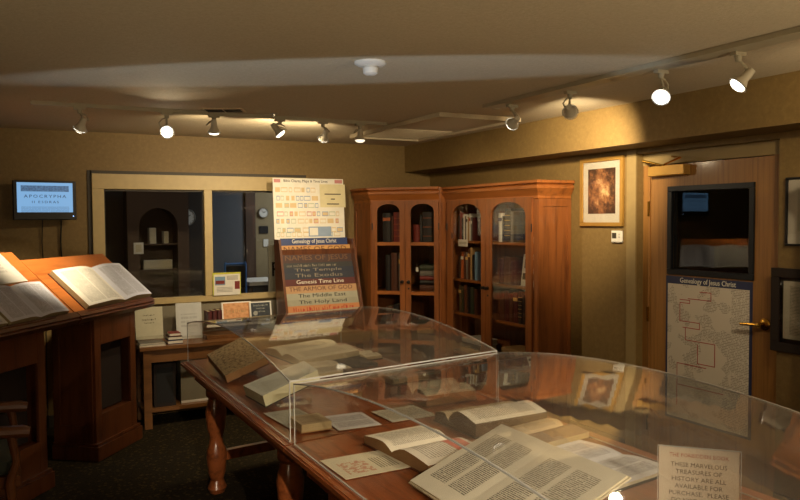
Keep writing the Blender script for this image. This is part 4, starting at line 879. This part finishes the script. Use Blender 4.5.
#@@TABLES
TZ = .76
def shear(t, x0, k=.14):
    # the short sides of these tables and cases are not square to the long ones
    m = Matrix.Identity(4); m[1][0] = k; m[1][3] = k * (t.location.x - x0)
    for c in t.children: c.data.transform(m)
def display_table(label, y0, y1, legs):
    t = thing('display_table', label, 'table', (1.55, (y0 + y1) / 2, 0), 0, 'display tables')
    x0, x1 = .945, 2.16
    b = MB(); b.bx(x0, x1, y0, y1, TZ - .028, TZ - .008); b.bx(x0 + .008, x1 - .008, y0 + .004, y1 - .004, TZ - .008, TZ - .003); b.bx(x0 + .03, x1 - .03, y0 + .004, y1 - .004, TZ - .003, TZ)
    b.build('table_top', 'table_wood', t, world=True, bevel=.003)
    b = MB(); b.bx(x0 + .07, x0 + .09, y0 + .08, y1 - .08, TZ - .11, TZ - .028); b.bx(x1 - .09, x1 - .07, y0 + .08, y1 - .08, TZ - .11, TZ - .028)
    b.bx(x0 + .09, x1 - .09, y0 + .08, y0 + .1, TZ - .11, TZ - .028); b.bx(x0 + .09, x1 - .09, y1 - .1, y1 - .08, TZ - .11, TZ - .028)
    b.build('apron', 'table_wood', t, world=True)
    prof = [(.045, 0), (.06, .03), (.04, .08), (.052, .12), (.062, .2), (.062, .26), (.046, .3), (.04, .34), (.058, .4), (.066, .5), (.045, .58), (.06, .6), (.06, TZ - .028)]
    for x in (x0 + .14, x1 - .14):
        for y in legs: MB().lathe(prof, (x, y), 20).build('leg', 'table_wood', t, world=True, smooth=True)
    for y in legs: MB().bx(x0 + .14, x1 - .14, y - .02, y + .02, .19, .25).build('stretcher', 'table_wood', t, world=True, bevel=.004)
    MB().bx(x0 + .55, x0 + .6, legs[0], legs[1], .195, .245).build('stretcher', 'table_wood', t, world=True)
    shear(t, .945); return t
t1 = display_table('dark red wooden table under the far acrylic case', 2.797, 4.80, (3.1, 4.45))
t2 = display_table('dark red wooden table under the near acrylic case', .70, 2.792, (1.0, 2.5))
def acrylic_case(label, x0, x1, y0, y1, zv=1.008, crown=.092):
    t = thing('acrylic_case', label, 'display case', ((x0 + x1) / 2, (y0 + y1) / 2, TZ), 0, 'acrylic display cases')
    th = .005; N = 36
    def zc(y): q = (y - y0) / (y1 - y0) * 2 - 1; return zv + crown * (1 - q * q)
    ys = [y0 + (y1 - y0) * i / N for i in range(N + 1)]
    b = MB()
    vs = []
    for y in ys: vs += [(x0, y, zc(y)), (x1, y, zc(y)), (x1, y, zc(y) - th), (x0, y, zc(y) - th)]
    for i in range(N):
        a, c = i * 4, i * 4 + 4
        b.add([vs[a], vs[a + 1], vs[c + 1], vs[c]], [(0, 1, 2, 3)], 0); b.add([vs[a + 3], vs[a + 2], vs[c + 2], vs[c + 3]], [(3, 2, 1, 0)], 0)
    b.build('curved_lid', 'acrylic', t, smooth=True, world=True)
    eb = MB()       # polished edges of the lid
    e = .004
    for xx in (x0, x1 - e):
        for i in range(N):
            ya, yb = ys[i], ys[i + 1]
            eb.add([(xx, ya, zc(ya) + .0005), (xx + e, ya, zc(ya) + .0005), (xx + e, yb, zc(yb) + .0005), (xx, yb, zc(yb) + .0005), (xx, ya, zc(ya) - th), (xx + e, ya, zc(ya) - th), (xx + e, yb, zc(yb) - th), (xx, yb, zc(yb) - th)],
                   [(0, 1, 2, 3), (7, 6, 5, 4), (0, 3, 7, 4), (1, 5, 6, 2)])
    for yy in (y0, y1 - e): eb.bx(x0, x1, yy, yy + e, zv - th, zv + .001)
    for xx in (x0, x1 - e):
        for yy in (y0, y1 - e): eb.bx(xx, xx + e, yy, yy + e, TZ, zv - th)
    eb.bx(x0 - .002, x0 + e, y0, y1, TZ, TZ + .005).bx(x1 - e, x1, y0, y1, TZ, TZ + .004)
    eb.build('polished_edge', 'acrylic_edge', t, world=True)
    def side(xx):
        s = MB(); poly = [(y0 + e, TZ + .004), (y1 - e, TZ + .004)] + [(y, zc(y) - th) for y in ys[1:-1]][::-1]
        poly = [(y0 + e, TZ + .004), (y1 - e, TZ + .004), (y1 - e, zv - th)] + [(y, zc(y) - th) for y in ys[1:-1]][::-1] + [(y0 + e, zv - th)]
        s.prism(poly, 'x', xx, xx + .004); return s
    side(x0 + .0002).build('side_wall', 'acrylic_side', t, world=True); side(x1 - .0042).build('side_wall', 'acrylic_side', t, world=True)
    for yy in (y0 + .0002, y1 - .0042): MB().bx(x0 + e, x1 - e, yy, yy + .004, TZ + .004, zv - th).build('end_wall', 'acrylic_end', t, world=True)
    shear(t, .985); return t
acrylic_case('far clear acrylic case with arched lid covering old books', .985, 2.12, 2.83, 4.78)
acrylic_case('near clear acrylic case with arched lid over the large folio and sign', .985, 2.09, .80, 2.782)

#@@CONTENTS
Z0 = TZ + .0045
def flatX(x, y, z=Z0, rz=0.0, pitch=0.0):
    rz += .08
    """pages read from the -x side; x,y is the foot of the gutter; pitch lifts the head of the page"""
    return T(x, y, z) @ RZ(-PI / 2 + rz) @ RX(pitch)
def slab(name, label, c, th, mtop, medge, mcov=None, cat='book', text=None):
    """closed or propped volume from its four top corners (near-left, near-right, far-right, far-left as read)"""
    c = [Vector(p) for p in c]; nn = (c[1] - c[0]).cross(c[3] - c[0]).normalized(); 
    if nn.z < 0: nn = -nn
    o = thing(name, label, cat, tuple(c[0] - nn * th))
    def lay(a, bb, g):
        cen = sum(c, Vector()) / 4
        return [tuple(p + (cen - p).normalized() * g - nn * a) for p in c] + [tuple(p + (cen - p).normalized() * g - nn * bb) for p in c]
    F = [(4, 7, 6, 5), (0, 1, 5, 4), (1, 2, 6, 5), (2, 3, 7, 6), (3, 0, 4, 7)]
    fl = (c[1] - c[0]).cross(c[3] - c[0]).z < 0
    def put(b, L_, m, top):
        fs = F if not fl else [f[::-1] for f in F]
        b.add(L_, fs, m); tf = (0, 1, 2, 3); uv = [(0, 0), (1, 0), (1, 1), (0, 1)]
        tf2 = tf if not fl else tf[::-1]; uv2 = uv if not fl else uv[::-1]
        b.add(L_[:4], [tf2], top, None, [uv2])
    b = MB(); put(b, lay(0.0 if not mcov else .0, th - .003, 0.004 if mcov else 0), 1, 0); b.build('page_block', [mtop, medge], o, world=True)
    b = MB(); put(b, lay(th - .003, th, -.002), 0, 0); b.build('cover', mcov or medge, o, world=True)
    return o
def wedge(label, x0, x1, y0, y1, za, zb, zc_, zd):
    """clear cradle: heights at (x0,y0),(x1,y0),(x1,y1),(x0,y1)"""
    t = thing('book_cradle', label, 'book stand', ((x0 + x1) / 2, (y0 + y1) / 2, Z0)); 
    for xx, ha, hb in ((x0, za, zd), (x1, zb, zc_)):
        MB().prism([(y0, Z0), (y1, Z0), (y1, hb), (y0, ha)], 'x', xx - .003, xx + .003).build('side_plate', 'acrylic', t, world=True)
    MB().bx(x0 + .003, x1 - .003, y0, y1, Z0, Z0 + .004).build('base_plate', 'acrylic', t, world=True)
    return t
n = NT('carved_cover'); v = n.coord('UV', (1, 1, 1)); a = n.noise(n.coord('UV', (9, 6, 1)), 2.2, 5, .7)
M['carved_cover'] = n.fin(n.ramp(a, [(.36, rgb(96, 78, 54)), (.48, rgb(160, 138, 100)), (.66, rgb(190, 170, 128))]), .7)
# far case
slab('antique_book', 'tilted brown antique book with mottled tan cover at the left end of the far case', [(1.045, 4.52, .842), (1.02, 3.985, .812), (1.30, 4.12, .868), (1.285, 4.60, .918)], .045, 'carved_cover', 'fore_edge_brown', 'bk_brown')
wedge('clear cradle under the tilted antique book', 1.12, 1.25, 4.15, 4.45, .772, .795, .825, .79)
slab('antique_book', 'tilted thick pale book with grey green page edges in the far case', [(1.0, 3.575, .842), (1.0, 3.245, .858), (1.335, 3.40, .918), (1.335, 3.60, .930)], .055, 'page_green', 'fore_edge_green', 'bk_black')
wedge('clear cradle under the tilted thick pale book', 1.12, 1.28, 3.36, 3.52, .80, .84, .845, .805)
open_book('open book lying before the far end wall of the far case', flatX(1.53, 4.53, Z0, 0, .05), .27, .27, .42, .05, 'page_old', cover='bk_black')
tag(MB().bx(0, .2, 0, .22, 0, .02, 0).bx(.01, .19, .01, .21, .02, .024, 0).build('small_box', 'black_matte', loc=None), 'flat black tray right of the far open book in the far case', 'tray').location = (1.77, 4.03, Z0)
open_book('open book in the middle of the far case with tan pages', flatX(1.42, 4.04, Z0 + .001), .17, .17, .32, .035, 'page_old', cover='bk_brown')
def sheet(label, x0, x1, y0, y1, mat, z=Z0, rz=0.0, th=.0015, name='paper_sheet'):
    o = MB().bx(-(y1 - y0) / 2, (y1 - y0) / 2, -(x1 - x0) / 2, (x1 - x0) / 2, 0, th, 1, None, mt=0).build(name, [mat, 'paper'])
    o.location = ((x0 + x1) / 2, (y0 + y1) / 2, z); o.rotation_euler = (0, 0, -PI / 2 + rz); return tag(o, label, 'paper')
open_book('open pale book at the right side of the far case below the bookcase reflection', flatX(1.80, 3.66, Z0), .14, .14, .24, .04, 'page_cream', cover='bk_brown')
tag(MB().bx(-.03, .03, -.2, .2, 0, .03).bx(-.028, .028, -.198, .198, .03, .034, 1).build('pen_box', ['bk_maroon', 'bk_brown']), 'long narrow dark case between the open books of the far case', 'box').location = (1.71, 3.70, Z0)
sheet('pale sheet lying at the left front corner of the far case', 1.03, 1.2, 3.0, 3.3, 'sheet_text', rz=.08)
slab('small_book', 'small closed tan book beside the front end wall of the far case', [(1.06, 3.06, .80), (1.06, 2.90, .80), (1.2, 2.90, .80), (1.2, 3.06, .80)], .034, 'page_tan', 'fore_edge', 'bk_tan')
sheet('pale sheet right of the small tan book in the far case', 1.22, 1.42, 2.86, 3.10, 'page_white', rz=-.05)
sheet('grey printed sheet beside the front end wall, right of the pale sheet', 1.47, 1.70, 2.87, 3.08, 'sheet_text', rz=.03)
open_book('thick open book with brown edges near the right wall of the far case', flatX(1.74, 3.17, Z0, -.08), .16, .14, .28, .07, 'page_old', edge='fore_edge_brown', cover='bk_brown')
open_book('open grey book in the far right corner of the far case', flatX(1.975, 4.33, Z0), .1, .1, .12, .03, 'page_old', cover='bk_black')
sheet('pale sheet between open books in the centre of the far case', 1.24, 1.40, 3.66, 3.95, 'page_old')
# near case
n = NT('flower_sheet'); tc = n.n('ShaderNodeTexCoord'); sp_ = n.n('ShaderNodeSeparateXYZ'); n.l(tc.outputs['UV'], sp_.inputs[0]); u_, v_ = sp_.outputs[0], sp_.outputs[1]
f = n.noise(n.coord('UV', (1, 1, 1)), 14, 4, .7)
box_ = n.math('MULTIPLY', n.math('MULTIPLY', n.math('GREATER_THAN', u_, .3), n.math('LESS_THAN', u_, .85)), n.math('MULTIPLY', n.math('GREATER_THAN', v_, .12), n.math('LESS_THAN', v_, .5)))
k_ = n.math('MULTIPLY', box_, n.math('GREATER_THAN', f, .5)); c1 = n.mix(n.math('MULTIPLY', k_, .7), rgb(202, 194, 170), rgb(176, 104, 78))
lv = n.math('MULTIPLY', v_, 24); k2 = n.math('MULTIPLY', n.math('LESS_THAN', n.math('FRACT', lv), .4), n.math('MULTIPLY', n.math('GREATER_THAN', v_, .58), n.math('MULTIPLY', n.math('LESS_THAN', v_, .86), n.math('MULTIPLY', n.math('GREATER_THAN', u_, .3), n.math('LESS_THAN', u_, .8)))))
M['flower_sheet'] = n.fin(n.mix(n.math('MULTIPLY', k2, .7), c1, INK), .7)
sheet('printed sheet with a reddish emblem at the left wall of the near case', 1.0, 1.28, 2.31, 2.54, 'flower_sheet', rz=.02, name='printed_sheet')
open_book('open book with a red printed heading at the front of the near case', flatX(1.25, 2.44, Z0), .21, .24, .27, .052, 'page_cream', 'page_red', edge='fore_edge_brown', cover='bk_brown', tl=.045)
open_book('thick open book with dark brown cover beside the far wall of the near case', flatX(1.66, 2.70, Z0, -.05), .11, .2, .38, .08, 'page_tan', 'page_cream', edge='fore_edge_dark', cover='bk_black', tl=.05)
open_book('old open book with one tan page and one brown page behind the folio', flatX(1.76, 2.37, Z0, .0, .03), .105, .14, .28, .035, 'page_tan', 'page_brown', edge='fore_edge', cover='bk_brown')
# the folio on its sloping stand
FX = T(1.17, 1.862, .777) @ RZ(-PI / 2) @ RX(math.radians(20.5))
open_book('large open facsimile folio with dense black columns on a sloping stand', FX, .285, .325, .40, .009, 'page_folio', edge='paper', cover='paper', name='open_folio', curl=.5)
t = thing('folio_stand', 'low clear stand sloping under the large folio', 'book stand', (1.35, 1.86, Z0))
for y in (1.62, 2.08): MB().prism([(1.19, Z0), (1.52, Z0), (1.52, Z0 + .125), (1.19, Z0 + .004)], 'y', y - .003, y + .003).build('side_plate', 'acrylic', t, world=True)
open_book('open book with fine grey print right of the folio in the near case', flatX(1.66, 1.985, Z0, .05), .21, .21, .36, .018, 'page_white', cover='bk_black', edge='paper')
open_book('tan open book at the right end of the near case behind the sign', flatX(1.87, 1.25, Z0, .1), .12, .12, .18, .035, 'page_tan', cover='bk_brown')
# the sign
plain('sign_card', rgb(226, 214, 194), .6)
a0 = Vector((1.700, 1.571, 0)); a1 = Vector((1.857, 1.407, 0)); rt = (a1 - a0).normalized(); mid = (a0 + a1) / 2
t = thing('display_sign', 'upright cream sign headed The Forbidden Book standing in the near case', 'sign', (mid.x, mid.y, Z0))
SX = facing((mid.x, mid.y, Z0), tuple(rt), (0, 0, 1)); W = (a1 - a0).length; HS = .215
b = MB(); b.bx(-W / 2 + .003, W / 2 - .003, .004, HS - .002, -.001, .001, 0, SX)
b.text('THE FORBIDDEN BOOK', .0165, SX @ T(0, HS - .024, .0012), 2, .0004, width=W * .72)
for k, (tx, q) in enumerate([('THESE MARVELOUS', .68), ('TREASURES OF', .56), ('HISTORY ARE ALL', .66), ('AVAILABLE FOR', .58), ('PURCHASE.  PLEASE', .72), ('DO NOT HESITATE', .66), ('TO ASK US', .45)]):
    b.text(tx, .0185, SX @ T(0, HS - .052 - k * .0215, .0012), 1, .0004, width=W * q)
b.build('card', ['sign_card', 'ink', 'red_ink'], t, world=True)
b = MB(); b.bx(-W / 2, W / 2, 0, HS, .002, .0045, 0, SX).bx(-W / 2, W / 2, 0, HS, -.0045, -.002, 0, SX).bx(-W / 2, W / 2, -.0, .003, -.04, .04, 0, SX); b.build('holder', 'acrylic', t, world=True)
b = MB(); b.bx(-W / 2 - .0015, -W / 2, 0, HS, -.0045, .0045, 0, SX).bx(W / 2, W / 2 + .0015, 0, HS, -.0045, .0045, 0, SX).bx(-W / 2, W / 2, HS, HS + .0015, -.0045, .0045, 0, SX); b.build('holder_edge', 'acrylic_edge', t, world=True)
